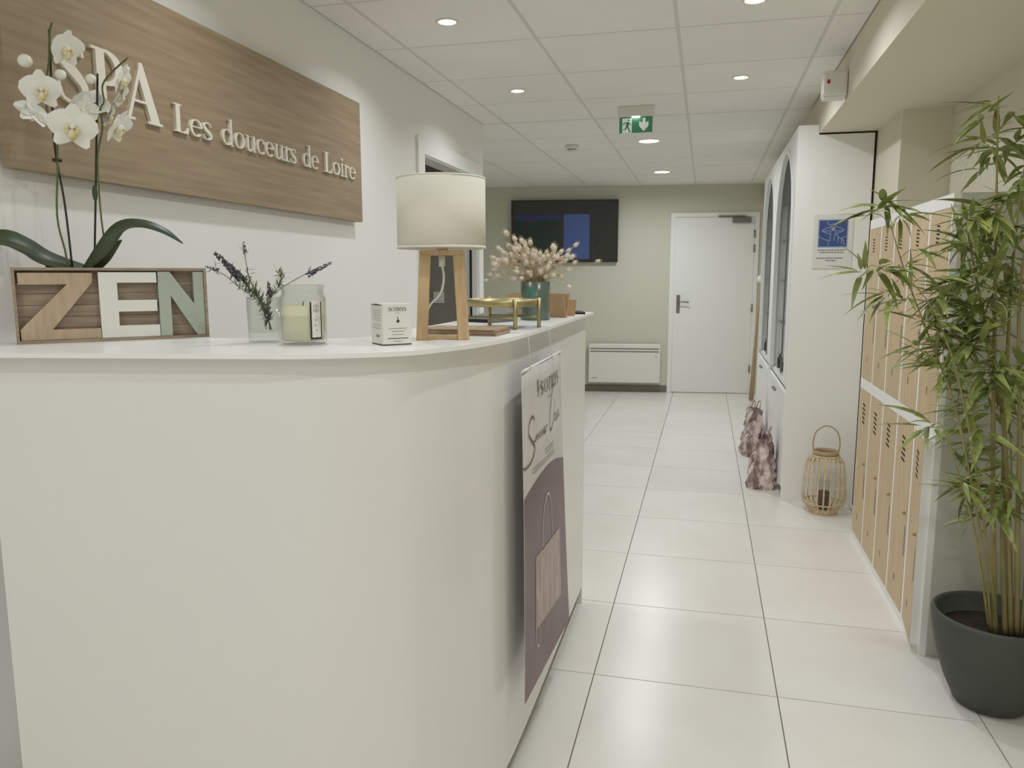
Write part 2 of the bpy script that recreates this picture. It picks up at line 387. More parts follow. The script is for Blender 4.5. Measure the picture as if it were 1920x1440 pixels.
def glyph(c):
    T, t = .15, .045
    if c == 'S': return s_shape(1.0, .52, 1.0), .60
    if c == 's': return s_shape(XH, .36, .78), .42
    if c == 'P': return [rc(.10, .26, 0, 1), rc(.02, .34, 0, t), rc(.02, .26, 1-t, 1), ell(.24, .72, .29, .262, 90, -90, .16, t)], .60
    if c == 'A': return [pl((.05, .03), (.115, .03), (.395, .93), (.36, 1.0)), pl((.34, 1.0), (.41, 1.0), (.74, .03), (.54, .03), (.31, .80)), rc(.18, .55, .32, .36), rc(-.02, .20, 0, t), rc(.47, .79, 0, t)], .80
    if c == 'L': return [rc(.10, .26, 0, 1), rc(.02, .34, 1-t, 1), rc(.02, .56, 0, t), pl((.50, .02), (.56, .02), (.61, .24), (.58, .24)), pl((.40, t), (.52, t), (.56, .14))], .64
    if c == 'e': return [ell(.27, .32, .215, .30, 8, 318, .10, .035), rc(.09, .49, .335, .375)], .56
    if c == 'o': return [ell(.29, .32, .225, .30, 0, 360, .105, .035, 32)], .60
    if c == 'c': return [ell(.28, .32, .22, .30, 42, 318, .10, .035), pl((.38, .46), (.47, .47), (.47, .56), (.40, .57))], .53
    if c == 'd': return [ell(.25, .32, .205, .30, 40, 320, .10, .035), rc(.42, .51, .03, 1.04), pl((.33, 1.0), (.43, .98), (.51, 1.06)), pl((.45, .03), (.60, .05), (.60, .02), (.42, -.02))], .63
    if c == 'u': return [rc(.10, .19, .14, XH), pl((.02, XH-.03), (.19, XH-.03), (.19, XH+.02), (.02, XH)), st([(.145, .2), (.17, .07), (.26, .025), (.36, .06), (.46, .15)], [.09, .09, .07, .04, .035]), rc(.44, .53, .03, XH), pl((.36, XH-.03), (.53, XH-.03), (.53, XH+.02), (.36, XH)), pl((.47, .03), (.62, .05), (.62, .02), (.44, -.02))], .65
    if c == 'r': return [rc(.10, .19, 0, XH-.02), rc(.02, .30, 0, t), pl((.02, XH-.06), (.19, XH-.06), (.19, XH+.03), (.02, XH-.03)), st([(.18, .46), (.26, .59), (.36, .60)], [.03, .05, .07]), pl((.33, .52), (.41, .53), (.42, .63), (.33, .635))], .44
    if c == 'i': return [rc(.10, .19, 0, XH-.02), rc(.02, .27, 0, t), pl((.02, XH-.06), (.19, XH-.06), (.19, XH+.03), (.02, XH-.03)), pl(*[(.145+.06*math.cos(a*math.pi/5), .87+.06*math.sin(a*math.pi/5)) for a in range(10)])], .29
    if c == 'O': return [ell(.40, .5, .33, .485, 0, 360, .13, .04, 36)], .80
    if c == 'T': return [rc(.27, .39, 0, 1), rc(.17, .49, 0, t), rc(.02, .64, 1-t-.01, 1), rc(.02, .055, .80, 1), rc(.605, .64, .80, 1)], .66
    if c == 'H': return [rc(.10, .26, 0, 1), rc(.55, .665, 0, 1), rc(.2, .6, .49, .53), rc(.02, .32, 0, t), rc(.02, .32, 1-t, 1), rc(.46, .76, 0, t), rc(.46, .76, 1-t, 1)], .78
    if c == 'Y': return [rc(.31, .43, 0, .48), rc(.20, .54, 0, t), pl((.04, 1), (.19, 1), (.43, .44), (.31, .44)), pl((.60, 1), (.65, 1), (.42, .42), (.36, .46)), rc(-.01, .27, 1-t, 1), rc(.50, .76, 1-t, 1)], .74
    if c == 'J': return [rc(.14, .24, .16, 1), rc(.04, .34, 1-t, 1), st([(.19, .2), (.16, .06), (.02, .0)], [.1, .06, .03])], .36
    if c == 'M': return [rc(.08, .13, 0, 1), pl((.08, 1), (.19, 1), (.42, .2), (.38, .02)), pl((.66, 1), (.70, 1), (.42, .02), (.38, .02)), rc(.66, .77, 0, 1)], .84
    if c == 'I': return [rc(.10, .26, 0, 1), rc(.02, .34, 0, t), rc(.02, .34, 1-t, 1)], .36
    if c == 'N': return [rc(.10, .15, 0, 1), pl((.06, 1), (.20, 1), (.65, .0), (.60, .0)), rc(.60, .65, 0, 1)], .74
    return [], .3
def put_glyph(mb, parts, f2, off):
    off0 = Vector(off)
    for i, q in enumerate(parts):
        off = off0*(1+.012*i)
        if q[0] == 's': mb.strip([f2(a.x, a.y) for a in q[1]], [f2(b.x, b.y) for b in q[2]], off)
        else: mb.prism([f2(x, y) for x, y in q[1]], off)
    return mb
def word(txt, fit0, fit1, f2, cap, off, m, parent, name='letter', join=False, local=False, gap=0.0):
    """letters of txt spread from coordinate fit0 to fit1 along u; f2(u, v) -> 3D"""
    adv = [glyph(c)[1]+gap for c in txt]; tot = sum(adv)-.05; k = (fit1-fit0)/tot; x = 0.0; mbj = MB()
    for c, a in zip(txt, adv):
        mb = mbj if join else MB()
        put_glyph(mb, glyph(c)[0], lambda u, v, x=x: f2(fit0+(x+u)*k, v*cap), off)
        if not join: mb.build(name, m, parent, local=local, recalc=True)
        x += a
    if join: mbj.build(name, m, parent, local=local, recalc=True)

# ------------------------------------------------------------------ oak sign board with raised letters
SX = -1.465
t = thing('wall_sign', 'long oak board with raised white spa name letters on the white wall', 'sign', (SX, 2.28, 1.592))
MB().box(SX-.028, SX, 1.40, 3.166, 1.592, 2.092).build('board', M_oak, t, bevel=.0012)
MB().box(XL+.001, SX-.028, 1.5, 3.06, 1.66, 1.70).box(XL+.001, SX-.028, 1.5, 3.06, 1.98, 2.02).build('batten', M_oakframe, t)
f2 = lambda u, v: Vector((SX, u, 1.762+v))
OFF = (.009, 0, 0)
word('SPA', 1.530, 1.876, f2, .150, OFF, M_letter, t)
word('Les', 1.930, 2.104, f2, .077, OFF, M_letter, t)
word('douceurs', 2.156, 2.600, f2, .077, OFF, M_letter, t)
word('de', 2.650, 2.766, f2, .077, OFF, M_letter, t)
word('Loire', 2.812, 3.090, f2, .077, OFF, M_letter, t)

# ------------------------------------------------------------------ reception counter
ZT = 1.215
outer = cat([(-1.504, 1.127, 0), (-1.3, 1.166, 0), (-1.1, 1.204, 0), (-.885, 1.244, 0), (-.77, 1.266, 0), (-.691, 1.292, 0), (-.592, 1.350, 0), (-.53, 1.422, 0), (-.469, 1.585, 0), (-.440, 1.763, 0), (-.431, 2.0, 0), (-.43, 2.5, 0), (-.43, 3.062, 0)], 6)
def inset(path, d):
    out = []
    for i, p in enumerate(path):
        tt = (path[min(i+1, len(path)-1)]-path[max(i-1, 0)]).normalized(); out.append(p+Vector((-tt.y, tt.x, 0))*d)
    return out
def lift(path, z): return [Vector((p.x, p.y, z)) for p in path]
ctr = thing('reception_counter', 'white glossy reception counter with a rounded corner and thin top', 'counter', (-.8, 1.8, 0))
inner = [Vector((-.775, 3.062, 0)), Vector((-.775, 1.72, 0)), Vector((-.79, 1.66, 0)), Vector((-.83, 1.63, 0)), Vector((-1.504, 1.50, 0))]
MB().prism(lift(outer+inner, ZT-.009), (0, 0, .009)).build('top', M_top, ctr)
pan = inset(outer, .030)
pan = [p for p in pan if p.x > -1.352 and p.y < 3.03]
pan = [Vector((-1.353, 1.186, 0))]+pan+[Vector((-.460, 3.05, 0))]
def side(path, d0, d1, z0, z1): return MB().strip(lift(inset(path, d0), z0), lift(inset(path, d1), z0), (0, 0, z1-z0))
o = side(pan, 0, .025, .075, ZT-.009).build('front_panel', M_lacq, ctr)
for p in o.data.polygons: p.use_smooth = abs(p.normal.z) < .5
sm = o.modifiers.new('split', 'EDGE_SPLIT'); sm.split_angle = R(35)
side(pan[:-2]+[Vector((-.460, 3.02, 0))], .045, .06, 0, .075).build('plinth', M_plinth, ctr)
MB().box(-.775, -.460, 3.03, 3.052, 0, ZT-.009).build('end_panel', M_lacq, ctr)
MB().box(-.775, -.755, 2.0, 3.03, 0, ZT-.009).build('inner_panel', M_lacq, ctr)

# hanging poster
PT = thing('hanging_poster', 'tall plum and white poster hung on threads against the counter side', 'poster', (-.425, 2.06, .25))
def pp(u, v, d=0.0):
    """u along counter 0..1, v 0 bottom..1 top"""
    y = 1.80+u*(.515+.03*(1-v)); x = -.4275+.012*math.sin(math.pi*u)*v+.022*(1-v)**2*(.3+u)+.006*math.sin(3*v)
    return Vector((x+d, y+.02*(1-v)**2, 1.128-(1-v)*.876-.01*u*(1-v)))
def pgrid(us, v0, v1, d, nv, th, name, m, par):
    mb = MB(); n = len(us); vs = []; 
    for k in range(nv+1):
        for u in us:
            a, b = v0(u), v1(u); vs.append(pp(u, a+(b-a)*k/nv, d))
    fs = [(k*n+i, k*n+i+1, (k+1)*n+i+1, (k+1)*n+i) for k in range(nv) for i in range(n-1)]
    mb.add(vs, fs, True); o = mb.build(name, m, par, recalc=False)
    if th: s = o.modifiers.new('thick', 'SOLIDIFY'); s.thickness = th; s.offset = -1
    return o
us = [i/16 for i in range(17)]
pgrid(us, lambda u: 0, lambda u: 1, 0, 20, .0012, 'sheet', M_postw, PT)
arc = lambda u: .632+.04*math.sin(math.pi*u)-.01*u
pgrid(us, lambda u: .0, arc, .0008, 14, 0, 'plum_print', M_plum, PT)
mb = MB()
def pstroke(mb, pts, w, d=.0018, n=5):
    q = st(pts, w, n); A = [pp(a.x, a.y, d) for a in q[1]]; B = [pp(b.x, b.y, d) for b in q[2]]; k = len(A)
    mb.add(A+B, [(i, i+1, k+i+1, k+i) for i in range(k-1)])
pgrid([.2+.6*i/8 for i in range(9)], lambda u: .19-.05*u, lambda u: .425-.03*u, .0016, 8, 0, 'printed_bag', M_postbag, PT)
pstroke(mb, [(.34, .42), (.37, .53), (.46, .575), (.54, .54), (.60, .40)], .010); pstroke(mb, [(.2, .19), (.22, .13), (.27, .115), (.28, .18)], .008)
for du in (.33, .45, .57, .68): pstroke(mb, [(du, .18), (du-.02, .28), (du+.02, .39)], .012)
mb.build('printed_bag_outline', M_postline, PT, recalc=False)
mb = MB()
def sv(p): return [((u-.22)*1.15+.04, .72+(v-.57)*.53) for u, v in p]
pstroke(mb, sv([(.36, .80), (.33, .83), (.28, .80), (.27, .74), (.32, .69), (.36, .64), (.30, .58), (.20, .57), (.15, .60)]), [.006, .007, .007, .008, .009, .009, .007, .006, .005])
pstroke(mb, sv([(.34, .685), (.37, .68), (.39, .71), (.40, .68), (.42, .71), (.44, .68), (.46, .715), (.48, .68), (.50, .715), (.52, .685), (.55, .71), (.54, .72), (.53, .69), (.57, .69), (.585, .72), (.60, .71)]), .006, n=3)
pstroke(mb, sv([(.80, .90), (.79, .93), (.74, .91), (.68, .80), (.66, .70), (.69, .665), (.75, .71)]), [.006, .007, .007, .009, .009, .007, .006])
pstroke(mb, sv([(.80, .84), (.77, .70), (.79, .735), (.82, .74), (.82, .70), (.85, .70), (.86, .74), (.865, .70), (.90, .735), (.92, .74), (.905, .70), (.95, .71)]), .006, n=3)
mb.build('script_lettering', M_postink, PT, recalc=False)
mb = MB()
word('SOTHYS', .33, .87, lambda u, v: pp(u, .905+v, .0018), .042, (.0002, 0, 0), M_postink, PT, name='brand_lettering', join=True, gap=.14)
pstroke(mb, [(.26, .945), (.29, .955), (.27, .925), (.30, .935), (.28, .905)], .010, n=3)
for v, a, b in ((.885, .50, .64), (.725, .42, .66), (.714, .42, .66), (.698, .16, .66), (.688, .16, .66)):
    u = a
    while u < b: pstroke(mb, [(u, v), (min(u+.03, b), v)], .003, n=1); u += .04
mb.build('small_print', M_inkgrey, PT, recalc=False, kind='stuff')
MB().tube([pp(.0, 1, .002), pp(1, 1, .002)], .004, 8).build('hanging_rail', M_nylon, PT)
for u, yy in ((.13, 1.87), (.62, 2.12)):
    MB().tube([pp(u, .995, .003), Vector((-.4255, yy+.0, ZT-.004)), Vector((-.4265, yy, ZT+.0025)), Vector((-.437, yy, ZT+.0032)), Vector((-.47, yy, ZT+.0016))], .0012, 5).build('thread', M_nylon, PT)

# ------------------------------------------------------------------ exit sign and alarm
t = thing('exit_sign', 'green emergency exit sign with running figure and down arrow on ceiling', 'exit sign', (-.445, 4.9, H))
MB().box(-.108, .108, -.022, .022, -.062, 0).build('housing', M_plast, t, local=True, bevel=.004)
MB().box(-.022, .022, -.02, .02, -.066, -.062).build('lamp_lens', M_lampglow, t, local=True)
MB().box(-.1, .1, -.004, .004, -.158, -.062).build('panel', M_exit, t, local=True)
def e2(u, v): return Vector((-.1+u*.2, -.0042, -.158+v*.096))
EO = (0, -.0008, 0)
mb = MB().prism([e2(.09, .03), e2(.38, .03), e2(.38, .92), e2(.09, .92)], EO)
mb.prism([e2(.70, .92), e2(.70, .62), e2(.60, .72), e2(.60, .42), e2(.74, .10), e2(.88, .42), e2(.88, .72), e2(.79, .62), e2(.79, .92)], EO)
mb.prism([e2(.02, -.02), e2(.99, -.02), e2(.99, .012), e2(.02, .012)], EO)
mb.build('pictogram_ground', M_exitw, t, local=True)
mb = MB(); f3 = lambda u, v: e2(u, v)+Vector((0, -.0009, 0))
for q in ([(.13, .52), (.15, .62), (.20, .68), (.27, .66)], [(.27, .68), (.30, .58), (.36, .52)], [(.10, .24), (.18, .24), (.21, .36), (.23, .48)], [(.24, .46), (.27, .34), (.30, .2), (.33, .06)]):
    s_ = st(q, .042); mb.strip([f3(a.x, a.y) for a in s_[1]], [f3(b.x, b.y) for b in s_[2]], EO)
s_ = st([(.26, .68), (.235, .44)], .075, 1); mb.strip([f3(a.x, a.y) for a in s_[1]], [f3(b.x, b.y) for b in s_[2]], EO)
mb.prism([f3(.285+.03*math.cos(k*.5236), .80+.06*math.sin(k*.5236)) for k in range(12)], EO)
mb.build('running_figure', M_exit, t, local=True)
t = thing('alarm_box', 'white square alarm box with a red lens high on the bulkhead', 'alarm', (.545, 3.95, 2.17))
MB().box(-.052, .054, -.045, .045, 0, .115).build('case', M_plast, t, local=True, bevel=.012)
MB().box(-.036, -.024, -.0475, -.044, .058, .074).build('red_lens', M_red, t, local=True)
MB().box(-.046, .046, -.040, .040, -.004, 0.002).build('lower_lip', M_plast, t, local=True)

# ------------------------------------------------------------------ back wall: door, television, heater
def broot(name, label, c, s, z): return thing(name, label, c, BO+BD*s+Vector((0, 0, z)), BANG)
s0, _ = back(1254, 565); s1, zt = back(1425, 398); s0b, ztop = back(1258, 398)
dw = s1-s0
d2 = bpy.data.objects.new('door_2', None); COL.objects.link(d2); d2.location = BO+BD*s0; d2.rotation_euler = (0, 0, BANG); d2['kind'] = 'structure'; ORG[d2.name] = d2.location.copy()
zt = 2.065
MB().box(0, .05, -.02, 0, 0, zt).box(dw-.05, dw, -.02, 0, 0, zt).box(.05, dw-.05, -.02, 0, zt-.05, zt).build('door_frame', M_trim, d2, local=True, bevel=.002)
leaf = MB().box(.052, dw-.052, -.012, 0, .008, zt-.053).build('door_leaf', M_trim, d2, local=True)
ORG[leaf.name] = Vector((0, 0, 0))
h = MB().box(.085, .125, -.02, -.012, .93, 1.14).build('handle_plate', M_chrome, leaf, local=True, bevel=.006)
MB().tube([(.105, -.02, 1.06), (.105, -.055, 1.06), (.13, -.06, 1.062), (.22, -.06, 1.055)], .008, 8).build('lever', M_chrome, leaf, local=True)
MB().box(dw-.30, dw-.10, -.06, -.012, zt-.115, zt-.058).build('door_closer', M_grey, leaf, local=True, bevel=.004)
MB().box(dw-.46, dw-.16, -.05, -.04, zt-.052, zt-.035).build('closer_arm', M_grey, leaf, local=True)
for z in (.25, .95, 1.62, 1.78): MB().tube([(dw-.05, -.024, z), (dw-.05, -.024, z+.085)], .009, 8).build('hinge', M_chrome, d2, local=True)

a0, b0 = back(960, 377); a1, b1 = back(1160, 376); _, b2 = back(960, 492)
tw, th = a1-a0, b0-b2
t = broot('television', 'wall mounted flat television with a dim blue picture on it', 'television', a0, b2)
MB().box(0, tw, -.06, -.025, 0, th).build('casing', M_black, t, local=True, bevel=.004)
MB().box(.3, tw-.3, -.025, 0, .2, th-.2).build('bracket', M_black, t, local=True)
MB().box(.012, tw-.012, -.0615, -.06, .016, th-.012).build('screen', M_screen, t, local=True)
def tvp(name, u0, u1, v0, v1, m): MB().box(u0*tw, u1*tw, -.0621, -.0615, v0*th, v1*th).build(name, m, t, local=True)
tvp('picture_sky', .03, .46, .66, .77, M_tvsky); tvp('picture_blue_panel', .495, .735, .05, .77, M_tvblue)
mb = MB(); pts = [(.03, .06), (.46, .06), (.46, .66)]+[(.46-.43*k/10, .66+.03*math.sin(k*.7)+.02*math.sin(k*2.1)) for k in range(1, 11)]
mb.prism([(u*tw, -.0615, v*th) for u, v in pts], (0, -.0008, 0)).build('picture_hill', M_tvhill, t, local=True)
mb = MB()
for k in range(8):
    x = .78+.2*random.random(); z = .06+.4*random.random()
    mb.prism([(x*tw, -.0615, z*th), ((x+.02)*tw, -.0615, (z+.05)*th), ((x+.05)*tw, -.0615, (z+.16)*th), ((x+.005)*tw, -.0615, (z+.08)*th)], (0, -.0008, 0))
mb.build('picture_leaves', M_tvhill, t, local=True)

a0, b0 = back(1104, 643); a1, _ = back(1238, 645); _, b2 = back(1170, 716)
hw, hh = a1-a0, b0-b2
t = broot('electric_heater', 'white wall mounted electric panel heater left of the white door', 'heater', a0, b2)
MB().box(0, hw, -.09, -.03, 0, hh).build('casing', M_plast, t, local=True, bevel=.012)
MB().box(.1, hw-.1, -.03, 0, .06, hh-.06).build('bracket', M_grey, t, local=True)
for z in (hh-.062, hh-.095): MB().box(.02, hw-.02, -.0925, -.088, z, z+.012).build('grille_slot', M_grey, t, local=True)
MB().box(.04, .10, -.0912, -.088, .05, .058).build('maker_mark', M_inkgrey, t, local=True)
MB().box(hw-.06, hw-.045, -.0925, -.088, hh-.15, hh-.14).build('indicator', M_grey, t, local=True)

t = thing('wall_switch', 'white square switch plate on the dark wall inside the doorway', 'switch', (-1.80, YEND-.104, 1.17))
MB().box(-.04, .04, -.008, 0, 0, .08).build('plate', M_plast, t, local=True, bevel=.003)
MB().box(-.025, .025, -.011, -.006, .015, .065).build('rocker', M_plast, t, local=True, bevel=.002)
# ------------------------------------------------------------------ lockers in the wall recess
LX = .79; LY0, LY1 = 2.885, 4.228; LZ = 1.63
lk = thing('locker_bank', 'white steel locker bank with ten pale birch doors in two rows', 'lockers', (.96, 3.55, 0))
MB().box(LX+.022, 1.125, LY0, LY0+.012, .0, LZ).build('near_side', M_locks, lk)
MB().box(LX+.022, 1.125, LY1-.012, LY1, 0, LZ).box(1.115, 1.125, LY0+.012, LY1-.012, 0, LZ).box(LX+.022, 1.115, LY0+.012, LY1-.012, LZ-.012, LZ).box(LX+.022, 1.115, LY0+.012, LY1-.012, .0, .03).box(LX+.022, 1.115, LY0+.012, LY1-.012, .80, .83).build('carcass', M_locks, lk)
fr = MB(); cw = (LY1-LY0)/5
for k in range(6):
    y = LY0+k*cw; fr.box(LX, LX+.022, max(y-.012, LY0), min(y+.012, LY1), 0, LZ)
for z0, z1 in ((0, .035), (.79, .845), (LZ-.045, LZ)): fr.box(LX+.0005, LX+.0225, LY0+.001, LY1-.001, z0, z1)
fr.build('front_frame', M_lockw, lk)
for k in range(1, 5): MB().box(LX+.022, 1.115, LY0+k*cw-.004, LY0+k*cw+.004, .03, LZ-.012).build('divider', M_locks, lk)
DW, DH = cw-.024-.004, .745
def door_mesh(h): return MB().box(0, .018, -DW, 0, 0, h).mesh('door')
dm = [door_mesh(.751), door_mesh(.736)]
for d_ in dm: d_.materials.append(M_birch)
vm = MB()
for i in range(5):
    z = .65-i*.022
    vm.prism([(-.0008, -DW*.38, z), (-.0008, -DW*.60, z-.006), (-.0008, -DW*.60, z+.003), (-.0008, -DW*.38, z+.009)], (.0012, 0, 0))
vm = vm.mesh('vent'); vm.materials.append(M_joint)
pm = MB().tube([(-.008, 0, 0), (.0, 0, 0)], .006, 10).ball((-.008, 0, 0), .0055, n=8, m=4).mesh('lock_pin'); pm.materials.append(M_bronze)
hm = MB().box(-.0015, .001, -.005, .005, -.06, .06).mesh('pull_strip'); hm.materials.append(M_chrome)
nm = MB().box(-.001, .001, -.002, .002, -.014, .014).mesh('card_slot'); nm.materials.append(M_joint)
MB_ret = MB().box(.001, .04, -DW-.0015, -DW, 0, .75).box(.001, .04, -DW, 0, .7502, .7515).mesh('door_return'); MB_ret.materials.append(M_lockw)
for row, z in ((0, .037), (1, .847)):
    for k in range(5):
        y1 = LY0+(k+1)*cw-.014
        ang = R(-7) if (row == 0 and k == 0) else 0.0
        d = inst('door', dm[row], lk, Vector((LX-.001, y1, z))-ORG[lk.name], (0, 0, ang))
        if ang: inst('door_return', MB_ret, d, (0, 0, 0))
        inst('vent', vm, d, (0, 0, .03) if row == 0 else (0, -DW*.1, .26), (0, 0, 0), (1, 1, 1) if row == 0 else (1, .7, .65))
        inst('lock_pin', pm, d, (0, -DW+.028, .40 if row == 0 else .36))
        inst('pull_strip', hm, d, (0, -DW+.018, .29 if row == 0 else .25))
        inst('card_slot', nm, d, (0, -DW*.45, .10))

# ------------------------------------------------------------------ tall arched display cabinets
def cabinet(y0, y1, label, near):
    t = thing('display_cabinet', label, 'cabinet', (.69, (y0+y1)/2, 0), 0, 'tall arched display cabinets')
    X0c, X1c, top = .487, .892, 2.205
    def sidep(y): return MB().prism([(X0c, y, 0), (X1c, y, 0), (X1c, y, 2.15), (.598, y, 2.15), (.598, y, top), (X0c, y, top)], (0, .03, 0))
    sidep(y0).build('side_panel', M_wall if near else M_trim, t, bevel=.001); sidep(y1-.03).build('side_panel', M_trim, t)
    MB().box(X1c-.02, X1c, y0+.03, y1-.03, 0, 2.14).build('back_panel', M_trim, t)
    MB().box(X0c+.022, .597, y0+.03, y1-.03, top-.02, top).build('top_panel', M_trim, t)
    MB().box(X0c+.022, X1c-.02, y0+.03, y1-.03, .66, .69).build('ledge', M_trim, t)
    # face frame with an arched opening
    oy0, oy1, zs, zt = y0+.16, y1-.12, 1.66, 2.14; cy = (oy0+oy1)/2; ry = (oy1-oy0)/2; rz = zt-zs
    A = [Vector((X0c, oy0, .70))]+[Vector((X0c, cy-ry*math.cos(math.pi*k/20), zs+rz*math.sin(math.pi*k/20))) for k in range(21)]+[Vector((X0c, oy1, .70))]
    B = [Vector((X0c, y0+.03, .70))]+[Vector((X0c, y0+.03+(y1-y0-.06)*max(0, min(1, (k-3)/14)), top if k > 3 and k < 17 else (zs+(top-zs)*min(1, (k if k <= 3 else 20-k)/3)))) for k in range(21)]+[Vector((X0c, y1-.03, .70))]
    MB().strip(A, B, (.022, 0, 0)).build('arched_front', M_trim, t)
    C = [Vector((X0c-.006, cy+(a.y-cy)*1.06, .70 if i in (0, 22) else zs+(a.z-zs)*1.07)) for i, a in enumerate(A)]
    MB().strip([a+Vector((-.006, 0, 0)) for a in A], C, (.006, 0, 0)).build('arch_moulding', M_trim, t)
    MB().box(X0c+.024, X0c+.034, cy-.006, cy+.006, .70, zt-.02).build('glass_edge_profile', M_grey, t)
    n = 2
    for k in range(n):
        a = y0+.034+(y1-y0-.068)*k/n; b = y0+.034+(y1-y0-.068)*(k+1)/n-.004
        d = MB().box(X0c-.002, X0c+.02, a, b, .08, .655).build('cupboard_door', M_trim, t, bevel=.002)
        MB().ball((X0c-.014, b-.05 if k == 0 else a+.05, .60), .011, n=8, m=6).build('knob', M_chrome, d)
    MB().box(X0c+.03, X0c+.045, y0+.03, y1-.03, 0, .08).build('plinth', M_trim, t)
    shelves = []
    for z in (1.02, 1.32, 1.60, 1.86):
        MB().box(X0c+.05, X1c-.02, y0+.03, y1-.03, z, z+.008).build('glass_shelf', M_glass, t); shelves.append(z+.008)
    return shelves, X0c, X1c
def bottle(x, y, z, r, h, m, label, group):
    z += .0006
    o = MB().lathe([(.0005, 0), (r, 0), (r, h*.66), (r*.45, h*.74), (r*.45, h*.8), (.0005, h*.8)], 12, (x, y, z)).build('cosmetic_bottle', m, org=(x, y, z))
    MB().lathe([(.0005, h*.8), (r*.6, h*.8), (r*.6, h), (.0005, h)], 10, (x, y, z)).build('cap', M_black if m is M_bottlew else M_chrome, o)
    tag(o, label, 'bottle', group)
for (y0, y1, lab, near, nm_) in ((4.80, 6.09, 'nearest tall white arched display cabinet with the blue poster on its side', True, 'nearest'),
                                 (6.095, 7.40, 'farther tall white arched display cabinet next to the back door', False, 'farther')):
    sh, xa, xb = cabinet(y0, y1, lab, near)
    for k in range(9):
        bottle(xa+.06+.05*(k % 2), y0+.22+k*(y1-y0-.42)/8, .69, .020, .075+.02*(k % 3), M_bottle, 'small dark bottle on the lowest ledge of the %s arched cabinet' % nm_, 'dark bottles on the %s ledge' % nm_)
    for j, z in enumerate(sh):
        for k in range(3):
            bottle(xa+.16, y0+.35+k*.26+.04*j, z, .022, .13, M_bottlew, 'pale bottle on a glass shelf of the %s arched cabinet' % nm_, 'pale bottles in the %s cabinet' % nm_)
MB_ = MB().box(.8925, .904, 4.806, 7.40, 0, 2.155).box(.60, .904, 4.806, 7.40, 2.1505, 2.159)
o = MB_.build('trim_2', M_joint); o['kind'] = 'structure'

# silence poster on the cabinet side
YS = 4.799
def onS(px, py): return W(px, py, Y=YS)
a, b, c_, d_ = onS(1527, 403), onS(1601, 405), onS(1597, 503), onS(1522, 503)
t = thing('silence_notice', 'white notice with a blue finger on lips drawing on cabinet side', 'notice', (a+c_)/2)
x0, x1, z1, z0 = a.x, b.x, a.z, c_.z
MB().box(x0, x1, YS-.004, YS, z0, z1).build('acrylic_sheet', M_paper, t)
S0 = onS(1537, 414).x; S1 = onS(1589, 414).x; SZ1 = onS(1560, 413.5).z; SZ0 = onS(1560, 462).z
MB().box(S0-.006, S1+.006, YS-.0047, YS-.004, SZ0-.006, SZ1+.006).build('border', M_blueline, t)
MB().box(S0, S1, YS-.0052, YS-.0047, SZ0, SZ1).build('blue_square', M_blue, t)
def sq(u, v): return Vector((S0+(S1-S0)*u, YS-.0053, SZ0+(SZ1-SZ0)*v))
mb = MB()
for q in ([(.08, .60), (.25, .70), (.42, .77), (.50, .74), (.58, .77), (.75, .71), (.93, .63)], [(.08, .60), (.3, .51), (.42, .48)], [(.58, .50), (.75, .54), (.93, .63)], [(.1, .595), (.3, .60), (.42, .59)], [(.58, .60), (.8, .60), (.92, .63)],
          [(.32, .98), (.30, .88), (.37, .84), (.5, .87), (.63, .84), (.70, .89), (.68, .98)], [(.42, .6), (.41, .4), (.40, .22)], [(.58, .58), (.57, .4), (.54, .22)], [(.0, .38), (.18, .28), (.38, .22)], [(.38, .22), (.35, .12), (.34, .02)],
          [(.58, .52), (.68, .42), (.70, .30), (.69, .12)], [(.70, .32), (.80, .32), (.82, .18), (.81, .1)], [(.82, .28), (.90, .22), (.91, .04)], [(.82, .3), (.92, .36), (1.0, .40)]):
    s_ = st(q, .026); mb.strip([sq(p.x, p.y) for p in s_[1]], [sq(p.x, p.y) for p in s_[2]], (0, -.0004, 0))
mb.prism([sq(.43, .76), sq(.43, .66), sq(.46, .60), sq(.54, .60), sq(.57, .66), sq(.57, .76)], (0, -.0004, 0))
mb.build('finger_on_lips_drawing', M_blueline, t)
for (py, u0, u1) in ((469, -.02, .98), (473.5, .06, .92), (484, -.06, .90), (488.5, .28, .66)):
    mb = MB(); z = onS(1560, py).z; u = u0
    while u < u1:
        w_ = min(.05+.07*random.random(), u1-u); mb.box(S0+(S1-S0)*u, S0+(S1-S0)*(u+w_), YS-.0046, YS-.004, z-.003, z+.003); u += w_+.02
    mb.build('text_line', M_bluetxt, t, kind='stuff')

# ------------------------------------------------------------------ rattan lantern
LC = Vector((.703, 4.62, 0))
t = thing('rattan_lantern', 'pale bamboo slat lantern with a loop handle on the floor', 'lantern', LC)
MB().lathe([(.060, .338), (.068, .338), (.070, .352), (.066, .366), (.058, .366), (.056, .352), (.060, .338)], 28).build('top_ring', M_tan, t, local=True)
MB().lathe([(.064, .330), (.076, .328), (.078, .338), (.066, .341), (.064, .330)], 28).build('collar', M_rattan, t, local=True)
MB().lathe([(.0005, 0), (.075, 0), (.078, .012), (.070, .018), (.0005, .018)], 28).build('base', M_rattan, t, local=True)
MB().tube([(.112*math.cos(a*math.pi/16), .112*math.sin(a*math.pi/16), .062) for a in range(33)], .004, 6).build('lower_hoop', M_rattan, t, local=True)
prof = cat([(.072, 0, .334), (.098, 0, .308), (.108, 0, .270), (.117, 0, .18), (.121, 0, .10), (.112, 0, .062), (.080, 0, .014)], 4)
mb = MB()
for wd in (1,):
    A = [p+Vector((0, .0044, 0)) for p in prof]; B = [p-Vector((0, .0044, 0)) for p in prof]; mb.strip(A, B, (-.003, 0, 0.0))
sm_ = mb.mesh('slat'); sm_.materials.append(M_rattan)
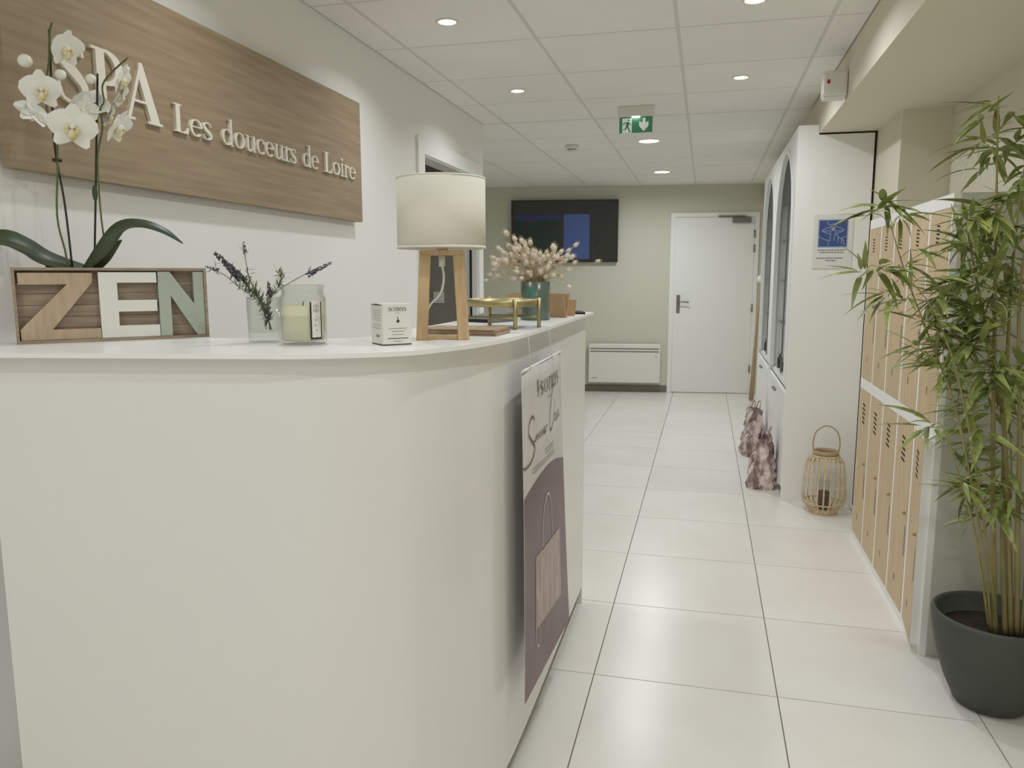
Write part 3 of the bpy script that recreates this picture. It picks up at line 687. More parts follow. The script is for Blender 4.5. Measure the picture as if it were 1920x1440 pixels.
for k in range(22): inst('slat', sm_, t, (0, 0, 0), (0, 0, k*2*math.pi/22))
MB().tube(cat([(-.066, 0, .35), (-.072, 0, .41), (-.055, 0, .475), (0, 0, .508), (.055, 0, .475), (.072, 0, .41), (.066, 0, .35)], 6), .0035, 6).build('handle', M_tan, t, local=True)
o = MB().lathe([(.038, .02), (.040, .022), (.040, .20), (.038, .20), (.038, .02)], 20, LC).build('candle_glass', M_glass, org=LC+Vector((0, 0, .018)))
tag(o, 'clear glass cylinder standing inside the bamboo lantern', 'glass')
o = MB().lathe([(.0005, .0205), (.030, .0205), (.030, .12), (.026, .125), (.0005, .122)], 20, LC).build('candle', M_bagin, org=LC+Vector((0, 0, .0205)))
tag(o, 'dark candle inside the bamboo lantern', 'candle'); MB().tube([LC+Vector((0, 0, .121)), LC+Vector((.001, 0, .135))], .0015, 5).build('wick', M_black, o)

# ------------------------------------------------------------------ crumpled gift bags
def gift_bag(name, c, wx, wy, h, lean, label, seed, rz):
    rnd = random.Random(seed); t = thing(name, label, 'gift bag', (c[0], c[1], 0), rz, 'marbled paper gift bags')
    n, m_ = 16, 12; vs = []
    for j in range(m_+1):
        v = j/m_; k = 1-.62*v**1.6; kk = 1-.12*v
        for i in range(n):
            a = 2*math.pi*i/n; cx_, cy_ = math.cos(a), math.sin(a)
            sx = math.copysign(abs(cx_)**.45, cx_); sy = math.copysign(abs(cy_)**.45, cy_)
            jt = (rnd.random()-.5)*.036*(1 if 0 < j else .2)
            vs.append(Vector((sx*wx/2*k+jt+lean*v, sy*wy/2*kk+(rnd.random()-.5)*.03*(j > 0), v*h*(1+.10*(rnd.random()-.5)*(v > .9)))))
    fs = [(j*n+i, j*n+(i+1) % n, (j+1)*n+(i+1) % n, (j+1)*n+i) for j in range(m_) for i in range(n)]+[list(range(n))[::-1]]
    o = MB().add(vs, fs).build('paper_body', M_bag, t, local=True); s = o.modifiers.new('thick', 'SOLIDIFY'); s.thickness = .0015
    for sgn in (-1, 1):
        x = lean+sgn*wx*.12
        MB().tube(cat([(x, -wy*.25, h*.94), (x+.01, -wy*.22, h*1.08), (x+.02, 0, h*1.16), (x+.01, wy*.22, h*1.08), (x, wy*.25, h*.94)], 5), .004, 6).build('handle', M_postbag, t, local=True)
    return t
gift_bag('gift_bag', (.392, 5.13), .17, .23, .34, .012, 'near crumpled marbled pink paper bag against the white cabinet', 3, R(-4))
gift_bag('gift_bag', (.385, 6.05), .16, .25, .36, .012, 'far crumpled marbled paper bag behind the other pink bag', 5, R(6))
# slim pole by the door
t = thing('wooden_pole', 'slim tan wooden pole with white cap leaning beside the white door', 'pole', (.535, 8.3, 0))
b0_ = W(1408, 751, Z=0); b1_ = W(1426, 520, plane=((.56, 8.5, 0), (0, 1, 0)))
t.location = b0_; ORG[t.name] = b0_.copy()
MB().tube([b0_+Vector((0, 0, .02)), b0_.lerp(b1_, .22), b0_.lerp(b1_, .45), b0_.lerp(b1_, .95)], [.026, .024, .016, .014], 10).build('shaft', M_tan, t)
MB().ball(b0_.lerp(b1_, .985), .034, .034, .045, n=12, m=8).build('cap', M_plast, t)
MB().ball(b0_+Vector((0, 0, .018)), .026, .026, .018, n=10, m=6).build('foot', M_tan, t)
# ------------------------------------------------------------------ things on the counter
def onT(px, py): return W(px, py, Z=ZT)
E0 = ZT+.0003
# ZEN planter
ZA = onT(32, 646); ZBp = onT(393, 632); zd = (ZBp-ZA); ZW = zd.length; zang = math.atan2(zd.y, zd.x); ZH = .162; ZD = .085
zen = thing('letter_planter', 'oak planter box with wooden letters spelling ZEN on counter', 'planter', (ZA.x, ZA.y, E0), zang)
f_ = .006
MB().box(0, ZW, 0, ZD, 0, f_).box(0, ZW, 0, .03, ZH-f_, ZH).box(0, f_, 0, ZD, f_, ZH-f_).box(ZW-f_, ZW, 0, ZD, f_, ZH-f_).box(0, ZW, ZD-f_, ZD, f_, ZH).build('frame', M_oakframe, zen, local=True)
mb = MB()
for k in range(6):
    z = f_+k*(ZH-2*f_)/6
    MB().box(f_, ZW-f_, .024, .030, z+.0004, z+(ZH-2*f_)/6-.0004).build('back_slat', M_oakframe, zen, local=True)
def zl(poly, m, d0, d1, name='letter'):
    MB().prism([(u*ZW, d0, f_+v*(ZH-2*f_)) for u, v in poly], (0, d1-d0, 0)).build(name, m, zen, local=True)
zl([(.028, .965), (.39, .965), (.385, .82), (.175, .15), (.415, .15), (.415, .005), (.022, .005), (.022, .16), (.26, .80), (.028, .80)], M_zwood, .004, .022)
zl([(.418, .975), (.722, .975), (.722, .82), (.512, .82), (.512, .56), (.718, .56), (.718, .39), (.512, .39), (.512, .18), (.726, .18), (.726, .005), (.418, .005)], M_zwhite, .002, .020)
zl([(.730, .985), (.795, .985), (.925, .49), (.925, .985), (.982, .985), (.982, .005), (.935, .005), (.795, .62), (.795, .005), (.730, .005)], M_zgreen, .003, .021)
MB().box(f_, ZW-f_, .031, ZD-f_, f_, ZH-.03).build('moss_fill', M_soil, zen, local=True)

# orchid standing in the planter
zn = Vector((-math.sin(zang), math.cos(zang), 0))
OP0 = Vector((ZA.x, ZA.y, 0))+zn*.056
def onO(px, py, d=0.0): return W(px, py, plane=(OP0+zn*d, zn))
orc = thing('orchid', 'white moth orchid with two flower spikes rising from the ZEN planter', 'orchid', onO(150, 500))
orc.location = onO(150, 500); orc.location.z = ZT+ZH-.03; ORG[orc.name] = orc.location.copy()
def leafblade(pts, ws, tilt=(0, 0, 1), fold=.25, name='leaf', m=None, par=None, nn=5):
    P = cat(pts, nn); Wd = [q.x for q in cat([(x, 0, 0) for x in ws], nn)]; up = Vector(tilt).normalized(); L, C, Rr = [], [], []
    for i, p in enumerate(P):
        tt = (P[min(i+1, len(P)-1)]-P[max(i-1, 0)]).normalized(); s_ = tt.cross(up)
        s_ = s_.normalized() if s_.length > 1e-6 else Vector((1, 0, 0)); nrm = s_.cross(tt)
        L.append(p+s_*Wd[i]/2+nrm*Wd[i]*fold); Rr.append(p-s_*Wd[i]/2+nrm*Wd[i]*fold); C.append(p)
    n = len(P); mb = MB().add(L+C+Rr, [(i, i+1, n+i+1, n+i) for i in range(n-1)]+[(n+i, n+i+1, 2*n+i+1, 2*n+i) for i in range(n-1)], True)
    o = mb.build(name, m, par, recalc=False); s_ = o.modifiers.new('thick', 'SOLIDIFY'); s_.thickness = .0016
    return o
vd = (-zn).normalized()
leafblade([onO(168, 506, .0), onO(90, 487, .0), onO(45, 462, -.01), onO(5, 448, -.02), onO(-60, 452, -.03)], [.018, .042, .046, .046, .012], vd+Vector((0, 0, .9)), .12, 'leaf', M_green, orc)
leafblade([onO(160, 506, -.0), onO(192, 470, -.02), onO(225, 428, -.03), onO(262, 420, -.04), onO(305, 432, -.05), onO(343, 456, -.06)], [.016, .032, .030, .024, .018, .002], vd+Vector((0, 0, .8)), .15, 'leaf', M_green, orc)
leafblade([onO(172, 508, .005), onO(196, 478, -.005), onO(228, 450, -.012)], [.02, .032, .003], vd+Vector((0, 0, .2)), .1, 'leaf', M_green, orc)
leafblade([onO(130, 508, .01), onO(105, 497, .02), onO(85, 498, .03)], [.02, .03, .006], vd+Vector((0, 0, .6)), .1, 'leaf', M_green, orc)
def tubepx(name, pts, r, m, d=0.0): return MB().tube(cat([onO(x, y, d) for x, y in pts], 4), r, 7).build(name, m, orc)
tubepx('support_stick', [(136, 505), (121, 380), (103, 280), (97, 175), (92, 55)], .0024, M_stick)
tubepx('support_stick', [(177, 505), (179, 380), (181, 250), (183, 138)], .0024, M_stick, -.004)
tubepx('flower_spike', [(128, 505), (122, 470), (107, 405), (108, 300), (104, 245), (88, 205), (86, 160), (92, 110), (93, 62), (97, 42)], [.0022]*37, M_stem, -.006)
tubepx('flower_spike', [(200, 480), (190, 410), (184, 330), (184, 285), (192, 240), (188, 205), (195, 190), (192, 160), (210, 135), (240, 108)], [.002]*37, M_stem, -.010)
MB().ball(onO(178, 362, -.008), .007, .004, .018, n=10, m=8).build('clip', M_green, orc)
MB().tube([onO(98, 300, -.005), onO(116, 301, -.005)], .004, 6).build('clip', M_stick, orc)
def petal_mesh(L, Wd, cup, name):
    mb = MB(); n = 7; vs = []
    for i in range(n):
        v = i/(n-1); wv = Wd*math.sin(math.pi*min(1, .10+.84*v**.8))**.8*.5
        for k in (-1, -.5, 0, .5, 1): vs.append(Vector((k*wv, v*L, cup*(v-.4)*v*L*2-.18*wv*k*k)))
    fs = [(i*5+k, i*5+k+1, (i+1)*5+k+1, (i+1)*5+k) for i in range(n-1) for k in range(4)]
    me = mb.add(vs, fs, True).mesh(name); me.materials.append(M_petal); return me
pet_big = petal_mesh(.040, .050, .10, 'petal'); pet_nar = petal_mesh(.040, .030, .08, 'petal')
lipm = MB().ball((0, -.012, .006), .008, .011, .008, n=10, m=6).ball((-.008, -.004, .008), .004, .008, .006, n=8, m=5).ball((.008, -.004, .008), .004, .008, .006, n=8, m=5).mesh('lip'); lipm.materials.append(M_lip)
def flower(px, py, d, s, az, el, roll):
    """az/el: facing relative to the viewer, degrees"""
    c = onO(px, py, d); n0 = (Vector((0, 0, CAMZ))-c).normalized(); right = Vector((-n0.y, n0.x, 0)).normalized()
    n = (Matrix.Rotation(R(az), 3, 'Z') @ n0); n = (n*math.cos(R(el))+Vector((0, 0, 1))*math.sin(R(el))).normalized()
    M = frame_from(n); rot = (M @ Matrix.Rotation(R(roll), 3, 'Z'))
    o = MB().ball((0, .002, .004), .0045, .005, .007, n=10, m=6).build('flower', M_petal, None)
    o.parent = orc; o.location = c-ORG[orc.name]; o.rotation_euler = rot.to_euler(); o.scale = (s, s, s); ORG[o.name] = Vector((0, 0, 0))
    for a, me in ((78, pet_big), (-78, pet_big), (0, pet_nar), (142, pet_nar), (-142, pet_nar)):
        inst('petal', me, o, (0, 0, .002 if me is pet_big else 0), (0, 0, R(a)))
    inst('lip', lipm, o, (0, 0, 0))
flower(124, 91, -.02, 1.0, 42, -15, 10)
flower(76, 168, -.03, 1.02, 8, -8, 4)
flower(62, 210, -.005, .9, -150, -25, 20)
flower(136, 238, -.04, 1.25, -6, -14, -8)
flower(166, 195, .005, 1.1, 160, -20, 15)
flower(228, 150, -.015, .95, 75, -10, 10)
flower(224, 180, -.01, .85, 110, -15, 0)
flower(222, 238, -.03, 1.05, 66, -25, 10)
flower(203, 218, -.005, .8, 100, -20, 0)
for x, y, r in ((47, 114, .017), (113, 140, .014), (170, 148, .013), (236, 130, .010)): MB().ball(onO(x, y, -.01), r*.9, r*.8, r*.8, n=10, m=8).build('bud', M_petal, orc)

# glass tumbler with lavender sprigs
TC = onT(497, 643)+Vector((-.53, .85, 0))*.034; TC.z = E0
mb = MB().lathe([(.0005, 0), (.032, 0), (.033, .004), (.0365, .098), (.0345, .098), (.0312, .022), (.0005, .020)], 32, TC)
o = mb.build('glass_tumbler', M_glass, org=TC); tag(o, 'clear glass tumbler holding lavender left of the cream candle', 'glass')
tz = (Vector((0, 0, 0))-Vector((TC.x, TC.y, 0))).normalized()
def onG(px, py, d=0.0): return W(px, py, plane=(TC-tz*d, tz))
def sprig(path, head, hr, label, leaves, d, lm=None):
    P = [onG(x, y, d) for x, y in path]; B = onG(1006-path[0][0]+random.uniform(-4, 4) if path[0][0] > 495 else 512+random.uniform(-6, 4), 622, d*.5); B.z = TC.z+.024+random.uniform(0, .004)
    rim = TC+(P[0]-TC)*1.0
    t = thing('lavender_sprig', label, 'lavender', B, 0, 'lavender sprigs in the tumbler')
    pts = cat([B]+P, 5); MB().tube(pts, .0009, 5).build('stem', M_lavleaf, t)
    if head:
        mb = MB(); a, b = onG(*head[0], d), onG(*head[1], d); n = max(5, int((b-a).length/.0032))
        for i in range(n):
            q = a.lerp(b, i/(n-1)); rr = hr*(1-.5*i/(n-1))
            for k in range(5):
                v = Vector((random.uniform(-1, 1), random.uniform(-1, 1), random.uniform(-1, 1))).normalized()*rr*.8; mb.ball(q+v, rr*.45, n=5, m=3)
        mb.build('flower_head', M_lav, t, kind='stuff')
    if leaves:
        mb = MB()
        for i in range(leaves):
            k = 2+int((len(pts)-4)*random.random()**1.5); q = pts[k]; tt = (pts[k+1]-pts[k-1]).normalized()
            v = (tt*.7+Vector((random.uniform(-1, 1), random.uniform(-1, 1), random.uniform(-1, 1))).normalized()).normalized()*random.uniform(.014, .026)
            if (q+v-TC).to_2d().length > .03 and q.z < ZT+.1: v *= .75
            s_ = v.cross(Vector((.3, .2, 1))).normalized()*.0019; mb.add([q-s_*.5, q+v*.5-s_, q+v, q+v*.5+s_, q+s_*.5], [(0, 1, 2, 3, 4)])
        mb.build('foliage', M_lavleaf, t, kind='stuff', recalc=False)
sprig([(487, 565), (462, 535), (440, 512), (412, 480)], ((450, 520), (405, 476)), .009, 'lavender sprig with the thickest dark flower head leaning left', 150, .004)
sprig([(490, 562), (470, 530), (461, 490), (457, 458)], ((460, 474), (457, 455)), .0045, 'upright thin lavender sprig with one small tip', 40, .0)
sprig([(484, 565), (450, 540), (420, 515), (388, 501)], ((408, 506), (386, 500)), .0045, 'lowest lavender sprig drooping toward the ZEN planter', 30, -.004)
sprig([(503, 562), (520, 545), (558, 522), (600, 500)], ((578, 515), (620, 493)), .006, 'lavender sprig leaning right above the cream candle jar', 4, .012)
sprig([(502, 562), (506, 556), (505, 548)], ((505, 552), (504, 530)), .0065, 'short lavender sprig with an upright bud beside the candle jar', 14, .004)
sprig([(506, 562), (520, 540), (528, 522), (518, 508)], None, 0, 'bare leafy lavender sprig behind the candle jar', 90, .016)
sprig([(488, 566), (466, 540), (452, 520)], None, 0, 'short leafy green sprig at the left rim of the tumbler', 170, .010)

# candle jar
cc = onT(571, 648)+Vector((-.49, .87, 0))*.047; cc.z = E0
t = thing('candle_jar', 'cream wax candle in a clear glass jar with black edged label', 'candle', cc)
MB().lathe([(.0005, 0), (.043, 0), (.047, .004), (.048, .010), (.048, .096), (.045, .104), (.0435, .106), (.0435, .118), (.0455, .120), (.0455, .124), (.043, .125), (.0415, .124), (.0412, .106), (.045, .095), (.0455, .012), (.042, .008), (.0005, .008)], 40, cc).build('jar', M_glass, t)
MB().lathe([(.0005, .0085), (.042, .0085), (.0452, .012), (.0452, .080), (.0445, .082), (.0005, .0805)], 40, cc).build('wax', M_wax, t)
MB().tube([cc+Vector((0, 0, .080)), cc+Vector((.001, 0, .09))], .001, 5).build('wick', M_black, t)
va = math.atan2(-cc.y, -cc.x)
def onJ(u, z, r): a = va+R(33)+u; return cc+Vector((r*math.cos(a), r*math.sin(a), z))
def jarpatch(u0, u1, z0, z1, r, name, m, par):
    n = 8; vs = [onJ(u0+(u1-u0)*i/n, z, r) for z in (z0, z1) for i in range(n+1)]
    return MB().add(vs, [(i, i+1, n+2+i, n+1+i) for i in range(n)], True).build(name, m, par, recalc=False)
jl = jarpatch(-.29, .29, .012, .090, .0483, 'label', M_ink, t)
jarpatch(-.22, .22, .016, .092, .0486, 'label_paper', M_paper, jl)
for txt, z in (('JAS', .078), ('MIN', .068)): word(txt, -.15, .15, lambda u, v, z=z: onJ(u, z+v, .0488), .008, (0, 0, 0.00001), M_inkgrey, jl, name='label_lettering', join=True)
mb = MB()
for z in (.064, .0275):
    mb.add([onJ(-.18, z, .0488), onJ(.18, z, .0488), onJ(.18, z+.0007, .0488), onJ(-.18, z+.0007, .0488)], [(0, 1, 2, 3)])
for k in range(26):
    u = random.uniform(-.16, .13); z = random.uniform(.036, .060); a_ = random.uniform(-.03, .03)
    mb.add([onJ(u, z, .0488), onJ(u+.03, z+a_*.05, .0488), onJ(u+.05, z+.003, .0488), onJ(u+.02, z+.0025, .0488)], [(0, 1, 2, 3)])
mb.build('label_print', M_inklight, jl, recalc=False, kind='stuff')
MB().add([onJ(.03*math.cos(k*.785), .031+.0014*math.sin(k*.785), .0489) for k in range(8)], [list(range(8))]).build('label_dot', M_ink, jl, recalc=False)

# small cosmetics carton
bc = onT(719, 648.5); BA = R(46); BS = .0655; BH = .0865
t = thing('cosmetics_carton', 'small white cosmetics carton with dark brand lettering beside the lamp', 'box', (bc.x, bc.y, E0), BA)
MB().box(0, BS, 0, BS, .002, BH).build('carton', M_paper, t, local=True, bevel=.0012)
MB().box(.001, BS-.001, .001, BS-.001, 0, .002).build('base_edge', M_ink, t, local=True)
MB().prism([(-.0012, .002, BH-.004), (-.0012, BS*.5, BH-.0005), (-.0012, BS-.004, BH-.004), (-.0012, BS*.5, BH-.0035)], (.0008, 0, 0)).build('flap_gap', M_ink, t, local=True)
word('SOTHYS', .013, .053, lambda u, v: Vector((u, -.0004, BH-.0155+v)), .0075, (0, .0003, 0), M_ink, t, name='brand_lettering', join=True, local=True)
def bar(mbx, x0, x1, z, h_, y=-.0004): mbx.box(x0, x1, y, y+.0003, z, z+h_)
mb = MB(); mb.prism([(.0325, -.0004, .060), (.0335, -.0004, .060), (.0345, -.0004, .054), (.0375, -.0004, .050), (.0355, -.0004, .047), (.031, -.0004, .047), (.0305, -.0004, .051), (.033, -.0004, .053)], (0, .0003, 0)).build('emblem', M_ink, t, local=True)
mb = MB(); bar(mb, .029, .037, .0665, .0008)
for x0, x1, z in ((.013, .053, .034), (.020, .048, .028), (.020, .046, .0215), (.024, .042, .0075)):
    x = x0
    while x < x1: bar(mb, x, min(x+.005, x1), z, .0011); x += .0058
mb.build('small_print', M_inkgrey, t, local=True, kind='stuff')
mb = MB(); bar(mb, .010, .056, .0135, .0014); mb.build('rule', M_ink, t, local=True)
mb = MB()
for z in [.034+k*.0042 for k in range(10)]:
    if .045 < z < .048 or .060 < z < .063: continue
    mb.box(-.0004, 0, .012, .058-.012*random.random(), z, z+.0012)
mb.build('side_print', M_inklight, t, local=True, kind='stuff')
MB().box(-.0004, 0, .020, .036, .016, .0215).build('side_mark', M_inkgrey, t, local=True)

# table lamp
LB = Vector((-.582, 1.672, E0)); lang = R(19.2)
t = thing('table_lamp', 'table lamp with white drum shade on a slatted ash wood base', 'lamp', LB, lang)
zb = W(827, 470, plane=(LB, (-.34, .94, 0))).z-E0+.004; ztp = W(827, 334, plane=(LB, (-.34, .94, 0))).z-E0; rs = .0995
MB().lathe([(rs, zb), (rs*1.0, ztp), (rs-.0015, ztp), (rs-.0015, zb), (rs, zb)], 56).build('shade', M_shade, t, local=True)
MB().lathe([(rs+.0004, zb), (rs+.0008, zb+.003), (rs+.0004, zb+.006), (rs-.002, zb+.003), (rs+.0004, zb)], 56).lathe([(rs+.0004, ztp-.004), (rs+.0008, ztp-.002), (rs+.0004, ztp), (rs-.002, ztp-.002), (rs+.0004, ztp-.004)], 56).build('shade_rim', M_shade, t, local=True)
MB().tube([(0, 0, zb-.004), (0, 0, zb+.03)], .014, 14).build('socket', M_plast, t, local=True)
mb = MB()
for k in range(3):
    a = k*2*math.pi/3; mb.tube([(0, 0, zb+.02), (rs*.97*math.cos(a), rs*.97*math.sin(a), zb+.02)], .0015, 6)
mb.build('shade_spider', M_chrome, t, local=True)
b_, tp, q_ = .060, .050, .0125
for sx in (-1, 1):
    for sy in (-1, 1):
        mb = MB(); lo = [(sx*b_, sy*.034), (sx*(b_-2*q_), sy*.034), (sx*(b_-2*q_), sy*(.034-q_)), (sx*b_, sy*(.034-q_))]
        hi_ = [(sx*tp, sy*.028), (sx*(tp-2*q_), sy*.028), (sx*(tp-2*q_), sy*(.028-q_)), (sx*tp, sy*(.028-q_))]
        mb.add([(x, y, .0) for x, y in lo]+[(x, y, zb-.014) for x, y in hi_], [(0, 1, 2, 3), (7, 6, 5, 4), (0, 4, 5, 1), (1, 5, 6, 2), (2, 6, 7, 3), (3, 7, 4, 0)]).build('leg', M_ash, t, local=True, bevel=.001)
MB().box(-tp, tp, -.028, .028, zb-.014, zb-.004).build('top_plate', M_ash, t, local=True, bevel=.001)
for s_ in (-1, 1):
    MB().box(-.062, .062, -.008, .008, .0, .009, Matrix.Rotation(s_*R(23), 4, 'Z') @ Matrix.Translation((0, 0, 0 if s_ > 0 else .0005))).build('cross_bar', M_ash, t, local=True)
MB().tube([(0, 0, zb-.014), (0, 0, zb-.04)], [.008, .007], 10).build('cord_grip', M_plast, t, local=True)
MB().tube(cat([(0, 0, zb-.036), (.004, .0, zb-.065), (-.004, .004, zb-.10), (-.030, .012, zb-.13), (-.045, .03, .03), (-.05, .07, .004)], 6), .0028, 7).build('cord', M_plast, t, local=True)

# brown menus, brass stand, dark tray
A_ = onT(930, 631); B_ = onT(963, 622.5); dirv = (B_-A_).normalized()
for k, (lab, dz, dx, lw) in enumerate((('lower brown wooden menu board lying right of the lamp', 0, 0, .20), ('upper brown wooden menu board on the lower one by the lamp', .0082, -.004, .195))):
    t = thing('menu_board', lab, 'menu', (A_.x+dx, A_.y, E0+dz), math.atan2(dirv.y, dirv.x), 'brown menu boards')
    MB().box(0, .125, 0, lw, 0, .0075).build('board', M_brown, t, local=True, bevel=.0008)
    MB().box(-.0004, .1254, .002, lw-.002, .003, .0042).build('page_gap', M_joint, t, local=True)
SC = Vector((-.552, 2.09, E0)); t = thing('brass_stand', 'round brushed brass riser stand on four legs on the counter', 'stand', SC)
rr = .100
MB().lathe([(rr, .060), (rr, .080), (rr-.003, .080), (rr-.003, .060), (rr, .060)], 48).build('ring_band', M_brass, t, local=True)
MB().lathe([(.0005, .062), (rr-.003, .062), (rr-.003, .0645), (.0005, .0645)], 48).build('plate', M_brass, t, local=True)
for a in (-55, 10, 125, 190):
    x, y = (rr+.004)*math.cos(R(a)), (rr+.004)*math.sin(R(a)); MB().tube([(x, y, 0), (x, y, .083)], .0055, 10).build('leg', M_brass, t, local=True)
for a, b in ((-55, 190), (10, 125)):
    MB().tube([((rr+.002)*math.cos(R(a)), (rr+.002)*math.sin(R(a)), .03), ((rr+.002)*math.cos(R(b)), (rr+.002)*math.sin(R(b)), .03)], .003, 8).build('stretcher', M_brass, t, local=True)
dt = Vector((-.655, 2.36, E0)); t = thing('desk_tray', 'dark grey sloping desk terminal behind the brass stand', 'terminal', dt, R(-20))
MB().prism([(-.05, -.07, 0), (-.05, .07, 0), (-.05, .07, .034), (-.05, -.07, .012)], (.1, 0, 0)).build('body', M_grey, t, local=True, bevel=.003)
MB().box(-.04, .04, -.073, -.0695, .002, .010).build('front_slot', M_black, t, local=True)

# green vase with bunny-tail grass
VC = onT(1003, 601)+Vector((-.2, .97, 0))*.048; VC.z = E0
t = thing('green_vase', 'green tinted straight vase full of dried bunny tail grass', 'vase', VC)
MB().lathe([(.0005, 0), (.046, 0), (.049, .003), (.049, .124), (.0465, .125), (.0465, .01), (.0005, .008)], 36, VC).build('body', M_vase, t)
s0_ = math.atan2(-VC.y, -VC.x); n = 5
vs = [VC+Vector((.0494*math.cos(s0_-.55+.55*i/n), .0494*math.sin(s0_-.55+.55*i/n), z)) for z in (.078, .105) for i in range(n+1)]
MB().add(vs, [(i, i+1, n+2+i, n+1+i) for i in range(n)]).build('sticker', M_teal, t, recalc=False)
vpn = Vector((-VC.x, -VC.y, 0)).normalized()
def onV(px, py, d=0.0): return W(px, py, plane=(VC-vpn*d, vpn))
hd = MB(); hd.ball((0, 0, 0), .0078, .0078, .0105, n=8, m=6)
for k in range(36):
    v = Vector((random.gauss(0, 1), random.gauss(0, 1), random.gauss(0, 1))).normalized(); p0 = Vector((v.x*.008, v.y*.008, v.z*.013)); e_ = p0+v*.005+Vector((0, 0, .003)); s_ = v.orthogonal().normalized()*.0007
    hd.add([p0-s_, p0+s_, e_], [(0, 1, 2)])
hd = hd.mesh('seed_head'); hd.materials.append(M_bunny)
pts = [(950, 438), (965, 448), (978, 452), (985, 462), (931, 497), (926, 484), (1121, 490), (1067, 538), (1050, 516), (930, 523), (945, 509), (1080, 459), (1040, 466), (1052, 472), (1066, 470), (1072, 482), (1005, 473), (940, 470), (936, 466), (968, 458), (955, 462), (1046, 478), (1060, 488), (1078, 492)]
while len(pts) < 120:
    a = random.gauss(0, .62); r_ = random.uniform(12, 78)
    x = 1000+math.sin(a)*r_*1.15; y = 532-math.cos(a)*r_
    if y < 526 and all((x-u)**2+(y-v)**2 > 22 for u, v in pts) and not (995 < x < 1035 and y < 470): pts.append((x, y))
placed = []
for k, (x, y) in enumerate(pts):
    best = None
    for trial in range(60):
        d = random.uniform(-.03, .03)*(1+trial/15); c = onV(x, y, d); m_ = min([(c-q).length for q in placed] or [1])
        if best is None or m_ > best[0]: best = (m_, c)
        if m_ > .024: break
    tip = best[1]; placed.append(tip)
    hv = (tip-VC-Vector((0, 0, .10))); th_ = math.atan2(hv.to_2d().length, max(hv.z, .001)); az = math.atan2(hv.y, hv.x); ro = .040*min(1, th_/1.45)
    mouth = VC+Vector((ro*math.cos(az), ro*math.sin(az), .122)); base = VC+Vector((ro*.8*math.cos(az), ro*.8*math.sin(az), .012))
    pth = cat([base, mouth, mouth.lerp(tip, .6)+Vector((0, 0, .004)), tip], 3)
    o = MB().tube(pth, .0007, 4).build('bunny_tail_stem', M_straw, org=base)
    far_lab = {6: 'lone bunny tail reaching far right in front of the television', 0: 'topmost bunny tail at the upper left of the bouquet', 4: 'leftmost bunny tail of the dried bouquet', 7: 'low drooping bunny tail at the right of the vase', 9: 'low drooping bunny tail at the left of the vase'}.get(k)
    tag(o, far_lab or 'dried beige bunny tail grass stem in the green vase', 'dried grass', 'bunny tail grass in the green vase')
    dv = (pth[-1]-pth[-3]).normalized(); q = Vector((0, 0, 1)).rotation_difference(dv)
    s_ = random.uniform(.8, 1.15); h_ = inst('seed_head', hd, o, tip-base, q.to_euler(), (s_, s_, s_))
# kraft folders and phone at the far end
c0 = onT(1062, 595.5); t = thing('kraft_folder', 'wide kraft card folder standing open behind the green vase', 'folder', (c0.x, c0.y, E0), R(67.6))
MB().prism([(0, 0, 0), (.004, 0, 0), (.022, 0, .082), (.018, 0, .082)], (0, .25, 0)).build('front_cover', M_card, t, local=True)
MB().prism([(0, 0, 0), (-.004, 0, 0), (-.024, 0, .078), (-.020, 0, .078)], (0, .24, 0)).build('back_cover', M_card, t, local=True)
c0 = onT(1082, 592.5); t = thing('kraft_folder', 'small kraft card folder at the far end of the counter', 'folder', (c0.x-.01, c0.y, E0), R(67.6))
MB().prism([(0, 0, 0), (.003, 0, 0), (.016, 0, .058), (.013, 0, .058)], (0, .05, 0)).build('front_cover', M_card, t, local=True)
MB().prism([(0, 0, 0), (-.003, 0, 0), (-.016, 0, .056), (-.013, 0, .056)], (0, .05, 0)).build('back_cover', M_card, t, local=True)
c0 = onT(1088, 588); t = thing('mobile_phone', 'small black phone lying on the far end of the counter', 'phone', (c0.x-.02, c0.y, E0), R(15))
MB().box(-.033, .033, -.06, .06, 0, .008).build('case', M_black, t, local=True, bevel=.002)
MB().box(-.030, .030, -.056, .056, .008, .0086).build('display', M_screen, t, local=True)

# ------------------------------------------------------------------ potted bamboo
PC = Vector((.925, 2.60, 0)); 
t = thing('plant_pot', 'charcoal rounded plant pot on the floor before the lockers', 'pot', PC)
MB().lathe([(.0005, 0), (.085, 0), (.105, .012), (.135, .08), (.160, .16), (.176, .235), (.182, .29), (.180, .302), (.172, .304), (.165, .298), (.158, .24), (.0005, .235)], 48, PC).build('body', M_pot, t, recalc=True)
MB().lathe([(.0005, .243), (.06, .245), (.12, .243), (.157, .2405)], 36, PC).build('soil', M_soil, t, recalc=False)
bam = thing('bamboo_plant', 'tall leafy green bamboo growing in the charcoal pot', 'plant', PC+Vector((0, 0, .24)))
def onB(px, py, d=0.0): return W(px, py, Y=2.58+d)
canes = [[(1866, 1182), (1862, 1000), (1862, 800), (1866, 560), (1868, 380), (1872, 180)], [(1884, 1192), (1880, 1010), (1884, 800), (1892, 600), (1905, 430), (1930, 260)],
         [(1906, 1196), (1908, 1000), (1912, 820), (1910, 640), (1915, 520), (1935, 380)], [(1860, 1172), (1846, 1050), (1820, 900), (1790, 760), (1745, 640), (1700, 520), (1672, 430)],
         [(1872, 1176), (1842, 960), (1812, 780), (1775, 640), (1720, 540), (1640, 498)], [(1896, 1182), (1890, 950), (1878, 760), (1850, 620), (1830, 520), (1812, 420)],
         [(1915, 1190), (1928, 1000), (1938, 850), (1945, 700)], [(1856, 1178), (1830, 1010), (1798, 890), (1768, 800)], [(1898, 1190), (1892, 1000), (1896, 860), (1885, 700)]]
